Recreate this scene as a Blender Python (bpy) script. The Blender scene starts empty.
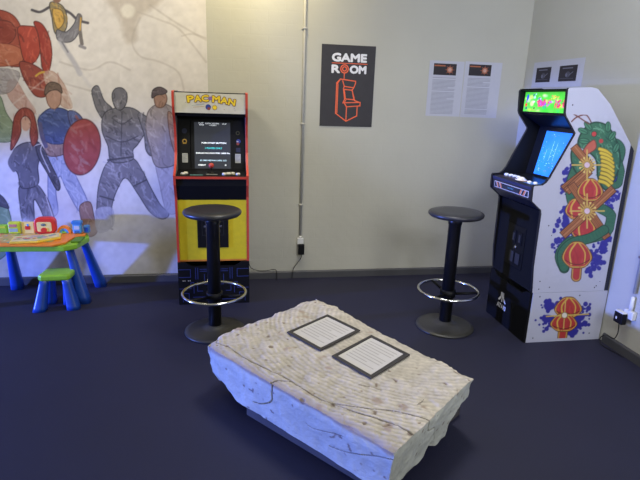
import bpy, bmesh, math, random
import numpy as np
from mathutils import Vector, Matrix, noise
random.seed(7)
PI = math.pi
SC = bpy.context.scene
COL = SC.collection

# ------------------------------------------------------------------ camera
cam_d = bpy.data.cameras.new('camera'); cam = bpy.data.objects.new('camera', cam_d); COL.objects.link(cam)
cam_d.sensor_width = 36; cam_d.lens = 28.56
cp, cr, cy = 0.271601317, 0.0329218215, 0.173114005
fw = Vector((math.sin(cy)*math.cos(cp), math.cos(cy)*math.cos(cp), -math.sin(cp)))
r0 = Vector((math.cos(cy), -math.sin(cy), 0)); u0 = r0.cross(fw)
rt = r0*math.cos(cr) + u0*math.sin(cr); up = -r0*math.sin(cr) + u0*math.cos(cr)
cam.matrix_world = Matrix(((rt.x, up.x, -fw.x, 0), (rt.y, up.y, -fw.y, -3.959), (rt.z, up.z, -fw.z, 1.44), (0, 0, 0, 1)))
SC.camera = cam

# ------------------------------------------------------------------ light
w = bpy.data.worlds.new('world'); SC.world = w; w.use_nodes = True
w.node_tree.nodes['Background'].inputs[0].default_value = (1.0, 0.975, 0.76, 1)
w.node_tree.nodes['Background'].inputs[1].default_value = 0.285

def area(name, loc, target, size, power, color, sy=None, spread=PI):
    l = bpy.data.lights.new(name, 'AREA'); l.size = size; l.energy = power; l.color = color
    if sy: l.shape = 'RECTANGLE'; l.size_y = sy
    l.spread = spread
    o = bpy.data.objects.new(name, l); COL.objects.link(o); o.location = loc
    o.rotation_euler = (Vector(target)-Vector(loc)).to_track_quat('-Z', 'Y').to_euler()
    return o
def spot(name, loc, target, power, color, angle, blend, radius=0.08):
    l = bpy.data.lights.new(name, 'SPOT'); l.energy = power; l.color = color; l.spot_size = math.radians(angle); l.spot_blend = blend; l.shadow_soft_size = radius
    o = bpy.data.objects.new(name, l); COL.objects.link(o); o.location = loc
    o.rotation_euler = (Vector(target)-Vector(loc)).to_track_quat('-Z', 'Y').to_euler()
    return o
spot('blue_stage_lamp', (-6.5, -1.6, 0.75), (-6.5+0.8995, -1.6+0.1105, 0.75-0.4226), 3900, (0.13, 0.225, 1.0), 63, 0.18)
spot('cool_wall_lamp', (0.2, -4.6, 2.6), (1.75, 0.0, 2.42), 190, (0.56, 0.64, 1.0), 44, 0.35, 0.12)
area('ceiling_lamp', (0.75, -1.5, 3.3), (0.6, -1.7, 0), 0.7, 13.5, (1.0, 0.98, 0.97), spread=math.radians(95))
area('wall_lamp', (0.2, -0.5, 2.85), (0.2, 0.25, 1.6), 0.3, 9, (1.0, 0.85, 0.52), spread=math.radians(120))
area('mural_lamp', (-1.1, -1.6, 3.1), (-1.0, 0.0, 1.6), 0.4, 8, (1.0, 0.93, 0.82), spread=math.radians(85))
area('right_wall_fill', (0.9, -4.2, 2.3), (2.3, -1.3, 0.9), 0.5, 9, (0.80, 0.83, 1.0), spread=math.radians(80))  # added cool fill that brightens the right wall, not a fixture of the room
area('upper_right_fill', (0.3, -2.7, 2.8), (2.3, -1.1, 2.0), 0.4, 8, (0.74, 0.80, 1.0), spread=math.radians(80))  # unseen fill, added to lift the upper right wall
area('stone_end_fill', (2.0, -5.6, 2.3), (1.1, -1.9, 0.3), 1.3, 15, (0.93, 0.95, 1.0), spread=math.radians(75))  # added soft fill from the front right to brighten the stone's end face

SC.view_settings.view_transform = 'Standard'; SC.view_settings.look = 'None'
SC.view_settings.gamma = 1; SC.view_settings.use_curve_mapping = False
SC.view_settings.exposure = 0.0

# ------------------------------------------------------------------ materials
def lin(c):
    return tuple((v/12.92 if v <= 0.04045 else ((v+0.055)/1.055)**2.4) for v in c)
def hx(s):
    return tuple(int(s[i:i+2], 16)/255 for i in (0, 2, 4))
MATS = {}
def mat(name, col, rough=0.6, metal=0.0, var=0.06, scale=30, bump=0.0, bscale=None, emit=0.0, coat=0.0):
    if name in MATS: return MATS[name]
    if isinstance(col, str): col = lin(hx(col))
    m = bpy.data.materials.new(name); m.use_nodes = True; MATS[name] = m
    nt = m.node_tree; b = nt.nodes['Principled BSDF']
    b.inputs['Roughness'].default_value = rough; b.inputs['Metallic'].default_value = metal
    b.inputs['Coat Weight'].default_value = coat
    tc = nt.nodes.new('ShaderNodeTexCoord'); n = nt.nodes.new('ShaderNodeTexNoise')
    n.inputs['Scale'].default_value = scale; n.inputs['Detail'].default_value = 4
    nt.links.new(tc.outputs['Object'], n.inputs['Vector'])
    r = nt.nodes.new('ShaderNodeValToRGB')
    r.color_ramp.elements[0].position = 0.3; r.color_ramp.elements[1].position = 0.7
    r.color_ramp.elements[0].color = tuple(v*(1-var) for v in col)+(1,)
    r.color_ramp.elements[1].color = tuple(min(1, v*(1+var)) for v in col)+(1,)
    nt.links.new(n.outputs['Fac'], r.inputs['Fac']); nt.links.new(r.outputs['Color'], b.inputs['Base Color'])
    if emit:
        nt.links.new(r.outputs['Color'], b.inputs['Emission Color']); b.inputs['Emission Strength'].default_value = emit
    if bump:
        n2 = nt.nodes.new('ShaderNodeTexNoise'); n2.inputs['Scale'].default_value = bscale or scale*3; n2.inputs['Detail'].default_value = 5
        nt.links.new(tc.outputs['Object'], n2.inputs['Vector'])
        bp = nt.nodes.new('ShaderNodeBump'); bp.inputs['Strength'].default_value = bump; bp.inputs['Distance'].default_value = 0.01
        nt.links.new(n2.outputs['Fac'], bp.inputs['Height']); nt.links.new(bp.outputs['Normal'], b.inputs['Normal'])
    return m
def painted_mat(name, rough=0.6, bump=0.0, bscale=60, emit=0.0):
    """surface pattern held in a colour attribute called paint"""
    m = bpy.data.materials.new(name); m.use_nodes = True; nt = m.node_tree; b = nt.nodes['Principled BSDF']
    a = nt.nodes.new('ShaderNodeAttribute'); a.attribute_name = 'paint'
    b.inputs['Roughness'].default_value = rough
    nt.links.new(a.outputs['Color'], b.inputs['Base Color'])
    if emit:
        nt.links.new(a.outputs['Color'], b.inputs['Emission Color']); b.inputs['Emission Strength'].default_value = emit
    if bump:
        tc = nt.nodes.new('ShaderNodeTexCoord'); n2 = nt.nodes.new('ShaderNodeTexNoise'); n2.inputs['Scale'].default_value = bscale; n2.inputs['Detail'].default_value = 6
        nt.links.new(tc.outputs['Object'], n2.inputs['Vector'])
        bp = nt.nodes.new('ShaderNodeBump'); bp.inputs['Strength'].default_value = bump; bp.inputs['Distance'].default_value = 0.01
        nt.links.new(n2.outputs['Fac'], bp.inputs['Height']); nt.links.new(bp.outputs['Normal'], b.inputs['Normal'])
    return m

def wall_mat():
    m = bpy.data.materials.new('painted_wall'); m.use_nodes = True; nt = m.node_tree; b = nt.nodes['Principled BSDF']
    b.inputs['Roughness'].default_value = 0.55
    tc = nt.nodes.new('ShaderNodeTexCoord')
    sp = nt.nodes.new('ShaderNodeSeparateXYZ'); nt.links.new(tc.outputs['Object'], sp.inputs[0])
    ad = nt.nodes.new('ShaderNodeMath'); ad.operation = 'ADD'; nt.links.new(sp.outputs[0], ad.inputs[0]); nt.links.new(sp.outputs[1], ad.inputs[1])
    cb = nt.nodes.new('ShaderNodeCombineXYZ'); nt.links.new(ad.outputs[0], cb.inputs[0]); nt.links.new(sp.outputs[2], cb.inputs[1])
    n = nt.nodes.new('ShaderNodeTexNoise'); n.inputs['Scale'].default_value = 1.6; n.inputs['Detail'].default_value = 5
    nt.links.new(tc.outputs['Object'], n.inputs['Vector'])
    r = nt.nodes.new('ShaderNodeValToRGB')
    c = lin(hx('bab8a9'))
    r.color_ramp.elements[0].position = 0.3; r.color_ramp.elements[1].position = 0.75
    r.color_ramp.elements[0].color = tuple(v*0.95 for v in c)+(1,); r.color_ramp.elements[1].color = tuple(v*1.05 for v in c)+(1,)
    nt.links.new(n.outputs['Fac'], r.inputs['Fac']); nt.links.new(r.outputs['Color'], b.inputs['Base Color'])
    br = nt.nodes.new('ShaderNodeTexBrick'); nt.links.new(cb.outputs[0], br.inputs['Vector'])
    br.inputs['Scale'].default_value = 1; br.inputs['Brick Width'].default_value = 0.26; br.inputs['Row Height'].default_value = 0.085
    br.inputs['Mortar Size'].default_value = 0.006; br.inputs['Mortar Smooth'].default_value = 1
    br.inputs['Color1'].default_value = (1, 1, 1, 1); br.inputs['Color2'].default_value = (1, 1, 1, 1); br.inputs['Mortar'].default_value = (0, 0, 0, 1)
    n2 = nt.nodes.new('ShaderNodeTexNoise'); n2.inputs['Scale'].default_value = 9; n2.inputs['Detail'].default_value = 8
    nt.links.new(tc.outputs['Object'], n2.inputs['Vector'])
    n3 = nt.nodes.new('ShaderNodeTexNoise'); n3.inputs['Scale'].default_value = 180; nt.links.new(tc.outputs['Object'], n3.inputs['Vector'])
    b1 = nt.nodes.new('ShaderNodeBump'); b1.inputs['Strength'].default_value = 0.08; b1.inputs['Distance'].default_value = 0.004; nt.links.new(br.outputs['Color'], b1.inputs['Height'])
    b2 = nt.nodes.new('ShaderNodeBump'); b2.inputs['Strength'].default_value = 0.285; b2.inputs['Distance'].default_value = 0.01; nt.links.new(n2.outputs['Fac'], b2.inputs['Height']); nt.links.new(b1.outputs['Normal'], b2.inputs['Normal'])
    b3 = nt.nodes.new('ShaderNodeBump'); b3.inputs['Strength'].default_value = 0.12; b3.inputs['Distance'].default_value = 0.002; nt.links.new(n3.outputs['Fac'], b3.inputs['Height']); nt.links.new(b2.outputs['Normal'], b3.inputs['Normal'])
    nt.links.new(b3.outputs['Normal'], b.inputs['Normal'])
    return m
M_wall = wall_mat()
M_floor = mat('navy_floor', '191a33', 0.7, var=0.10, scale=2.2, bump=0.25, bscale=260)
M_base = mat('dark_baseboard', '4a4a4c', 0.5, scale=8)
M_black = mat('black_laminate', '08080a', 0.55, var=0.1)
M_blackm = mat('black_matt', '060607', 0.8)
for _m in (M_black, M_blackm): _m.node_tree.nodes['Principled BSDF'].inputs['Specular IOR Level'].default_value = 0.25
M_grey = mat('dark_grey_plastic', '2a2a2d', 0.5)
M_red = mat('red_trim', 'c8402c', 0.4)
M_yel = mat('cabinet_yellow', 'd9c21c', 0.5)
M_yeld = mat('letter_yellow', 'f2cf22', 0.5)
M_cream = mat('marquee_cream', 'd2cdb8', 0.5)
M_white = mat('white_print', 'e8e8ea', 0.5, var=0.02)
M_sidew = mat('white_cabinet_laminate', 'b6b7c4', 0.42, var=0.02, scale=4)
M_tmold = mat('black_edge_trim', '1a1a20', 0.4)
M_chrome = mat('chrome', 'd8d8d4', 0.16, 1.0, var=0.02)
M_steel = mat('dull_steel', '9a9a98', 0.35, 0.9)
M_paper = mat('paper_white', 'bdbec6', 0.7, var=0.015)
M_ink = mat('grey_text', '8f909a', 0.8)
M_inkd = mat('dark_ink', '2a2528', 0.7)
M_orange = mat('orange_line', 'f26a3c', 0.6)
M_pposter = mat('charcoal_poster', '2e2b2d', 0.6, var=0.12, scale=14)

# ------------------------------------------------------------------ mesh helpers
class MB:
    def __init__(s): s.bm = bmesh.new(); s.mats = []
    def mi(s, m):
        if m not in s.mats: s.mats.append(m)
        return s.mats.index(m)
    def face(s, vs, m, smooth=False):
        try: f = s.bm.faces.new(vs)
        except ValueError: return None
        f.material_index = s.mi(m); f.smooth = smooth; return f
    def box(s, lo, hi, m, bev=0.0, seg=2, M=None):
        lo = Vector(lo); hi = Vector(hi)
        pts = [Vector((x, y, z)) for x in (lo.x, hi.x) for y in (lo.y, hi.y) for z in (lo.z, hi.z)]
        if M is not None: pts = [M @ p for p in pts]
        v = [s.bm.verts.new(p) for p in pts]; fs = []
        for q in ((0, 1, 3, 2), (4, 6, 7, 5), (0, 4, 5, 1), (2, 3, 7, 6), (0, 2, 6, 4), (1, 5, 7, 3)):
            fs.append(s.face([v[i] for i in q], m))
        if bev:
            es = list({e for f in fs for e in f.edges})
            bmesh.ops.bevel(s.bm, geom=es, offset=bev, segments=seg, affect='EDGES', profile=0.5)
        return s
    def prism(s, pts, axis, a, b, m, bev=0.0, M=None, side=None):
        """outline pts (2d) extruded along axis from a to b"""
        def P(p, t):
            v = Vector({'x': (t, p[0], p[1]), 'y': (p[0], t, p[1]), 'z': (p[0], p[1], t)}[axis])
            return M @ v if M is not None else v
        A = [s.bm.verts.new(P(p, a)) for p in pts]; B = [s.bm.verts.new(P(p, b)) for p in pts]
        fs = [s.face(A, m), s.face(B[::-1], m)]
        n = len(pts)
        for i in range(n): fs.append(s.face([A[i], A[(i+1) % n], B[(i+1) % n], B[i]], side or m))
        bmesh.ops.recalc_face_normals(s.bm, faces=[f for f in fs if f])
        if bev:
            es = list({e for f in fs[:2] for e in f.edges})
            bmesh.ops.bevel(s.bm, geom=es, offset=bev, segments=2, affect='EDGES', profile=0.5)
        return s
    def lathe(s, prof, m, n=40, c=(0, 0, 0), M=None):
        c = Vector(c); rings = []
        for r, z in prof:
            if r < 1e-5: ring = [s.bm.verts.new((M @ Vector((0, 0, z)) if M is not None else c+Vector((0, 0, z))))]
            else:
                ring = []
                for k in range(n):
                    a = 2*PI*k/n; p = Vector((r*math.cos(a), r*math.sin(a), z))
                    ring.append(s.bm.verts.new(M @ p if M is not None else c+p))
            rings.append(ring)
        for A, B in zip(rings, rings[1:]):
            for k in range(n):
                j = (k+1) % n
                if len(A) == 1 and len(B) == 1: continue
                if len(A) == 1: s.face([A[0], B[k], B[j]], m, True)
                elif len(B) == 1: s.face([A[k], A[j], B[0]], m, True)
                else: s.face([A[k], A[j], B[j], B[k]], m, True)
        return s
    def tube(s, pts, r, m, n=10, closed=False, cap=True, r2=None):
        pts = [Vector(p) for p in pts]; rings = []; N = len(pts); prev = None
        for i, p in enumerate(pts):
            if closed: t = pts[(i+1) % N]-pts[i-1]
            else: t = pts[min(i+1, N-1)]-pts[max(i-1, 0)]
            t.normalize()
            if prev is None:
                a = Vector((0, 0, 1)) if abs(t.z) < 0.9 else Vector((1, 0, 0)); u = t.cross(a).normalized()
            else: u = (prev-t*prev.dot(t)).normalized()
            prev = u; v = t.cross(u)
            rr = r if r2 is None else r+(r2-r)*i/(N-1)
            rings.append([s.bm.verts.new(p+u*rr*math.cos(2*PI*k/n)+v*rr*math.sin(2*PI*k/n)) for k in range(n)])
        R = list(zip(rings, rings[1:]))
        if closed: R.append((rings[-1], rings[0]))
        for A, B in R:
            for k in range(n): s.face([A[k], A[(k+1) % n], B[(k+1) % n], B[k]], m, True)
        if cap and not closed: s.face(rings[0][::-1], m); s.face(rings[-1], m)
        return s
    def build(s, name, parent=None, fix=True):
        if fix: bmesh.ops.recalc_face_normals(s.bm, faces=s.bm.faces)
        me = bpy.data.meshes.new(name); s.bm.to_mesh(me); s.bm.free()
        for m in s.mats: me.materials.append(m)
        o = bpy.data.objects.new(name, me); COL.objects.link(o)
        if parent is not None:
            o.parent = parent; o.matrix_parent_inverse = Matrix.Identity(4)
            # parts are modelled in world space: bring them into the parent's frame
            par = parent; T = Matrix.Identity(4)
            while par is not None: T = par.matrix_basis @ T; par = par.parent
            me.transform(T.inverted())
        return o
def smooth_path(P, n=8):
    P = [Vector(p) for p in P]; out = []
    Q = [P[0]]+P+[P[-1]]
    for i in range(1, len(Q)-2):
        for k in range(n):
            t = k/n; a, b, c, d = Q[i-1:i+3]
            out.append(0.5*((2*b)+(c-a)*t+(2*a-5*b+4*c-d)*t*t+(3*b-a-3*c+d)*t**3))
    out.append(P[-1]); return out

FONT_CACHE = {}
def text_tris(txt):
    if txt in FONT_CACHE: return FONT_CACHE[txt]
    c = bpy.data.curves.new('lettering', 'FONT'); c.body = txt; c.fill_mode = 'FRONT' if hasattr(c, 'fill_mode') else c.fill_mode
    c.resolution_u = 3
    o = bpy.data.objects.new('lettering', c); COL.objects.link(o)
    dg = bpy.context.evaluated_depsgraph_get(); me = bpy.data.meshes.new_from_object(o.evaluated_get(dg))
    vs = np.array([(v.co.x, v.co.y) for v in me.vertices]) if len(me.vertices) else np.zeros((0, 2))
    fs = [tuple(p.vertices) for p in me.polygons]
    bpy.data.objects.remove(o); bpy.data.curves.remove(c); bpy.data.meshes.remove(me)
    FONT_CACHE[txt] = (vs, fs); return vs, fs

class Sheet:
    """a flat printed surface: o = lower left corner, u to the right, v up, layers stacked along the normal"""
    def __init__(s, mb, o, u, v):
        s.mb = mb; s.o = Vector(o); s.u = Vector(u).normalized(); s.v = Vector(v).normalized(); s.n = s.u.cross(s.v); s.count = 0
    def P(s, x, y, k=1): return s.o+s.u*x+s.v*y+s.n*(0.0006*k)
    def poly(s, pts, m, k=1):
        s.count += 1; k = k+(s.count % 60)*0.008
        f = s.mb.face([s.mb.bm.verts.new(s.P(x, y, k)) for x, y in pts], m)
    def rect(s, x0, y0, x1, y1, m, k=1): s.poly([(x0, y0), (x1, y0), (x1, y1), (x0, y1)], m, k)
    def disc(s, x, y, r, m, k=1, n=20, ry=None): s.poly([(x+r*math.cos(2*PI*i/n), y+(ry or r)*math.sin(2*PI*i/n)) for i in range(n)], m, k)
    def line(s, pts, wd, m, k=1, closed=False):
        pts = list(pts)+([pts[0]] if closed else [])
        for (x0, y0), (x1, y1) in zip(pts, pts[1:]):
            dx, dy = x1-x0, y1-y0; L = math.hypot(dx, dy) or 1; dx, dy = dx/L*wd/2, dy/L*wd/2
            s.poly([(x0-dx+dy, y0-dy-dx), (x1+dx+dy, y1+dy-dx), (x1+dx-dy, y1+dy+dx), (x0-dx-dy, y0-dy+dx)], m, k)
    def text(s, txt, x, y, wd, h, m, k=1, rot=0.0, bold=0.0):
        vs, fs = text_tris(txt)
        if not len(vs): return
        lo = vs.min(0); hi = vs.max(0); sc = np.array([wd/(hi[0]-lo[0]), h/(hi[1]-lo[1])])
        q = (vs-lo)*sc; ca, sa = math.cos(rot), math.sin(rot)
        offs = [(0, 0)] if not bold else [(bold*math.cos(a), bold*math.sin(a)) for a in np.arange(8)*PI/4]
        for j, (ox, oy) in enumerate(offs):
            V = [s.mb.bm.verts.new(s.P(x+ox+a*ca-b*sa, y+oy+a*sa+b*ca, k+0.02*j)) for a, b in q]
            for f in fs: s.mb.face([V[i] for i in f], m)

def thing(name, label, cat, loc, group=None):
    o = bpy.data.objects.new(name, None); COL.objects.link(o); o.location = loc; o.empty_display_size = 0.05
    return tag(o, label, cat, group)
def tag(o, label, cat, group=None):
    o['label'] = label; o['category'] = cat
    if group: o['group'] = group
    return o
def struct(o): o['kind'] = 'structure'; return o

# ------------------------------------------------------------------ painter: colours a fine grid of points given in drawing coordinates
class Paint:
    def __init__(s, q, base):
        s.q = q; s.c = np.tile(np.array(hx(base) if isinstance(base, str) else base, float), (len(q), 1))
    def _mix(s, idx, a, col):
        col = np.array(hx(col) if isinstance(col, str) else col)
        s.c[idx] = s.c[idx]*(1-a[:, None])+col*a[:, None]
    def _sel(s, P, pad):
        lo = P.min(0)-pad; hi = P.max(0)+pad
        return np.nonzero((s.q[:, 0] > lo[0]) & (s.q[:, 0] < hi[0]) & (s.q[:, 1] > lo[1]) & (s.q[:, 1] < hi[1]))[0]
    @staticmethod
    def _dist(p, P, closed):
        d = np.full(len(p), 1e9); n = len(P)
        for i in range(n if closed else n-1):
            a = P[i]; b = P[(i+1) % n]; ab = b-a; t = np.clip(((p-a)@ab)/(ab@ab+1e-12), 0, 1)
            d = np.minimum(d, np.hypot(*(p-a-t[:, None]*ab).T))
        return d
    @staticmethod
    def curve(P, n=6, closed=True):
        P = np.array(P, float); N = len(P); out = []
        for i in range(N if closed else N-1):
            a, b, c, d = (P[(i-1) % N], P[i], P[(i+1) % N], P[(i+2) % N]) if closed else (P[max(i-1, 0)], P[i], P[i+1], P[min(i+2, N-1)])
            for k in range(n):
                t = k/n; out.append(0.5*((2*b)+(c-a)*t+(2*a-5*b+4*c-d)*t*t+(3*b-a-3*c+d)*t**3))
        if not closed: out.append(P[-1])
        return np.array(out)
    def blob(s, pts, col, soft=1.0, op=1.0, smooth=True, outline=None, ow=0.8):
        P = s.curve(pts) if smooth else np.array(pts, float)
        i = s._sel(P, soft+2); p = s.q[i]
        if not len(i): return
        inside = np.zeros(len(p), bool); n = len(P)
        for k in range(n):
            a = P[k]; b = P[(k+1) % n]
            if a[1] == b[1]: continue
            cond = (a[1] > p[:, 1]) != (b[1] > p[:, 1])
            inside ^= cond & (p[:, 0] < (b[0]-a[0])*(p[:, 1]-a[1])/(b[1]-a[1])+a[0])
        d = s._dist(p, P, True); sd = np.where(inside, d, -d)
        a = np.clip(sd/soft+0.5, 0, 1)*op; s._mix(i, a, col)
        if outline: s._mix(i, np.clip((ow-d)/0.6+0.5, 0, 1)*op, outline)
    def hatch(s, pts, cols, n, ln=6, wd=1.2, ang=1.2, jit=0.7, op=0.7, seed=1, soft=0.7):
        rr = random.Random(seed); P = s.curve(pts); lo = P.min(0); hi = P.max(0); got = 0; tries = 0
        while got < n and tries < n*8:
            tries += 1; x = rr.uniform(lo[0], hi[0]); y = rr.uniform(lo[1], hi[1]); ins = False
            for a, b in zip(P, np.roll(P, -1, 0)):
                if (a[1] > y) != (b[1] > y) and x < (b[0]-a[0])*(y-a[1])/(b[1]-a[1])+a[0]: ins = not ins
            if not ins or s._dist(np.array([[x, y]]), P, True)[0] < wd*0.7: continue
            got += 1; t = ang+rr.uniform(-jit, jit); L = ln*rr.uniform(0.4, 1.2)/2; bx, by = rr.uniform(-1.5, 1.5), rr.uniform(-1.5, 1.5)
            s.stroke([(x-L*math.cos(t), y-L*math.sin(t)), (x+bx, y+by), (x+L*math.cos(t), y+L*math.sin(t))], wd*rr.uniform(0.5, 1.3), rr.choice(cols), soft, op*rr.uniform(0.5, 1))
    def form(s, pts, col, dark, light, n=30, ang=1.3, ln=7, wd=1.3, soft=0.7, op=1.0, seed=1, ow=0.45):
        '''a shaded-looking brushwork patch: flat ground, dark and light brush marks, thin contour'''
        s.blob(pts, col, soft, op, outline=dark, ow=ow)
        s.hatch(pts, [dark, light, light], n, ln, wd, ang, op=0.55*op, seed=seed)
    def stroke(s, pts, wd, col, soft=0.7, op=1.0, smooth=True):
        P = s.curve(pts, closed=False) if smooth and len(pts) > 2 else np.array(pts, float)
        i = s._sel(P, wd+soft+1)
        if not len(i): return
        d = s._dist(s.q[i], P, False); s._mix(i, np.clip((wd/2-d)/soft+0.5, 0, 1)*op, col)
    def oval(s, x, y, rx, ry, col, soft=1.0, op=1.0, rot=0.0):
        R = max(rx, ry)+soft; i = s._sel(np.array([[x, y]]), R)
        if not len(i): return
        p = s.q[i]-np.array([x, y]); c, sn = math.cos(rot), math.sin(rot)
        u = (p[:, 0]*c+p[:, 1]*sn)/rx; v = (-p[:, 0]*sn+p[:, 1]*c)/ry
        d = (1-np.hypot(u, v))*min(rx, ry); s._mix(i, np.clip(d/soft+0.5, 0, 1)*op, col)
def homog(src, dst):
    A = []
    for (x, y), (u, v) in zip(src, dst):
        A.append([x, y, 1, 0, 0, 0, -u*x, -u*y, -u]); A.append([0, 0, 0, x, y, 1, -v*x, -v*y, -v])
    return np.linalg.svd(np.array(A))[2][-1].reshape(3, 3)
def happly(H, p):
    r = np.c_[p, np.ones(len(p))]@H.T; return r[:, :2]/r[:, 2:]
def painted_sheet(name, origin, U, V, w, h, step, paintfn, material, parent=None, inside=None, thick=0.0015):
    """a dense printed sheet; paintfn(points in metres) returns colours; inside() may cut an outline"""
    nx = int(w/step)+1; ny = int(h/step)+1
    X, Y = np.meshgrid(np.linspace(0, w, nx), np.linspace(0, h, ny)); p = np.c_[X.ravel(), Y.ravel()]
    O = np.array(origin); U = np.array(U, float); V = np.array(V, float); N = np.cross(U, V)
    co = O+p[:, :1]*U+p[:, 1:]*V
    idx = np.arange(nx*ny).reshape(ny, nx)
    F = np.stack([idx[:-1, :-1], idx[:-1, 1:], idx[1:, 1:], idx[1:, :-1]], -1).reshape(-1, 4)
    if inside is not None:
        ok = inside(p); F = F[ok[F].all(1)]
    cols = paintfn(p); cols = np.clip(cols, 0, 1)
    L = np.where(cols <= 0.04045, cols/12.92, ((cols+0.055)/1.055)**2.4)
    faces = F.tolist()
    if inside is None and thick:   # edges and back of the sheet
        b = len(co); c4 = np.array([[0, 0], [w, 0], [w, h], [0, h]]); back = O+c4[:, :1]*U+c4[:, 1:]*V-N*thick
        co = np.vstack([co, back]); L = np.vstack([L, np.tile(L[0], (4, 1))])
        cr_ = [idx[0, 0], idx[0, -1], idx[-1, -1], idx[-1, 0]]
        edges = [idx[0, :], idx[:, -1], idx[-1, ::-1], idx[::-1, 0]]
        for k in range(4): faces.append([b+k, b+(k+1) % 4]+[int(e) for e in edges[k][::-1]])
        faces.append([b+3, b+2, b+1, b])
    me = bpy.data.meshes.new(name); me.from_pydata(co.tolist(), [], faces); me.update()
    at = me.color_attributes.new('paint', 'FLOAT_COLOR', 'POINT')
    at.data.foreach_set('color', np.c_[L, np.ones(len(L))].ravel().astype(np.float32))
    me.materials.append(material)
    o = bpy.data.objects.new(name, me); COL.objects.link(o)
    if parent is not None:
        o.parent = parent; me.transform(parent.matrix_basis.inverted())
    return o
def fbm(p, sc, seed=0, octv=3):
    """smooth value noise in numpy"""
    r = np.zeros(len(p)); amp = 1; tot = 0
    for o in range(octv):
        rs = np.random.RandomState(seed+o); G = rs.rand(257, 257); q = p/sc*(2**o)+1000.0
        i = np.floor(q).astype(int); f = q-i; f = f*f*(3-2*f); a = i[:, 0] % 256; b = i[:, 1] % 256
        r += amp*((G[a, b]*(1-f[:, 0])+G[a+1, b]*f[:, 0])*(1-f[:, 1])+(G[a, b+1]*(1-f[:, 0])+G[a+1, b+1]*f[:, 0])*f[:, 1])
        tot += amp; amp /= 2
    return r/tot

# ================================================================== THE ROOM
XR = 2.318
m = MB(); m.box((-7.2, -6.6, -0.08), (XR, 0.0, 0), M_floor); struct(m.build('floor'))
m = MB(); m.box((-7.2, 0.0, -0.08), (XR, 0.2, 3.0), M_wall); struct(m.build('wall_back'))
m = MB(); m.box((XR, -6.6, -0.08), (XR+0.2, 0.2, 3.0), M_wall); struct(m.build('wall_right'))
m = MB()
m.prism([(0, 0), (-0.016, 0), (-0.016, 0.052), (-0.008, 0.062), (0, 0.062)], 'x', -4.2, XR, M_base)
struct(m.build('baseboard_back'))
m = MB()
m.prism([(XR, 0), (XR-0.014, 0), (XR-0.014, 0.052), (XR-0.008, 0.062), (XR, 0.062)], 'y', -6.6, -1.345, M_base)
struct(m.build('baseboard_right'))

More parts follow.
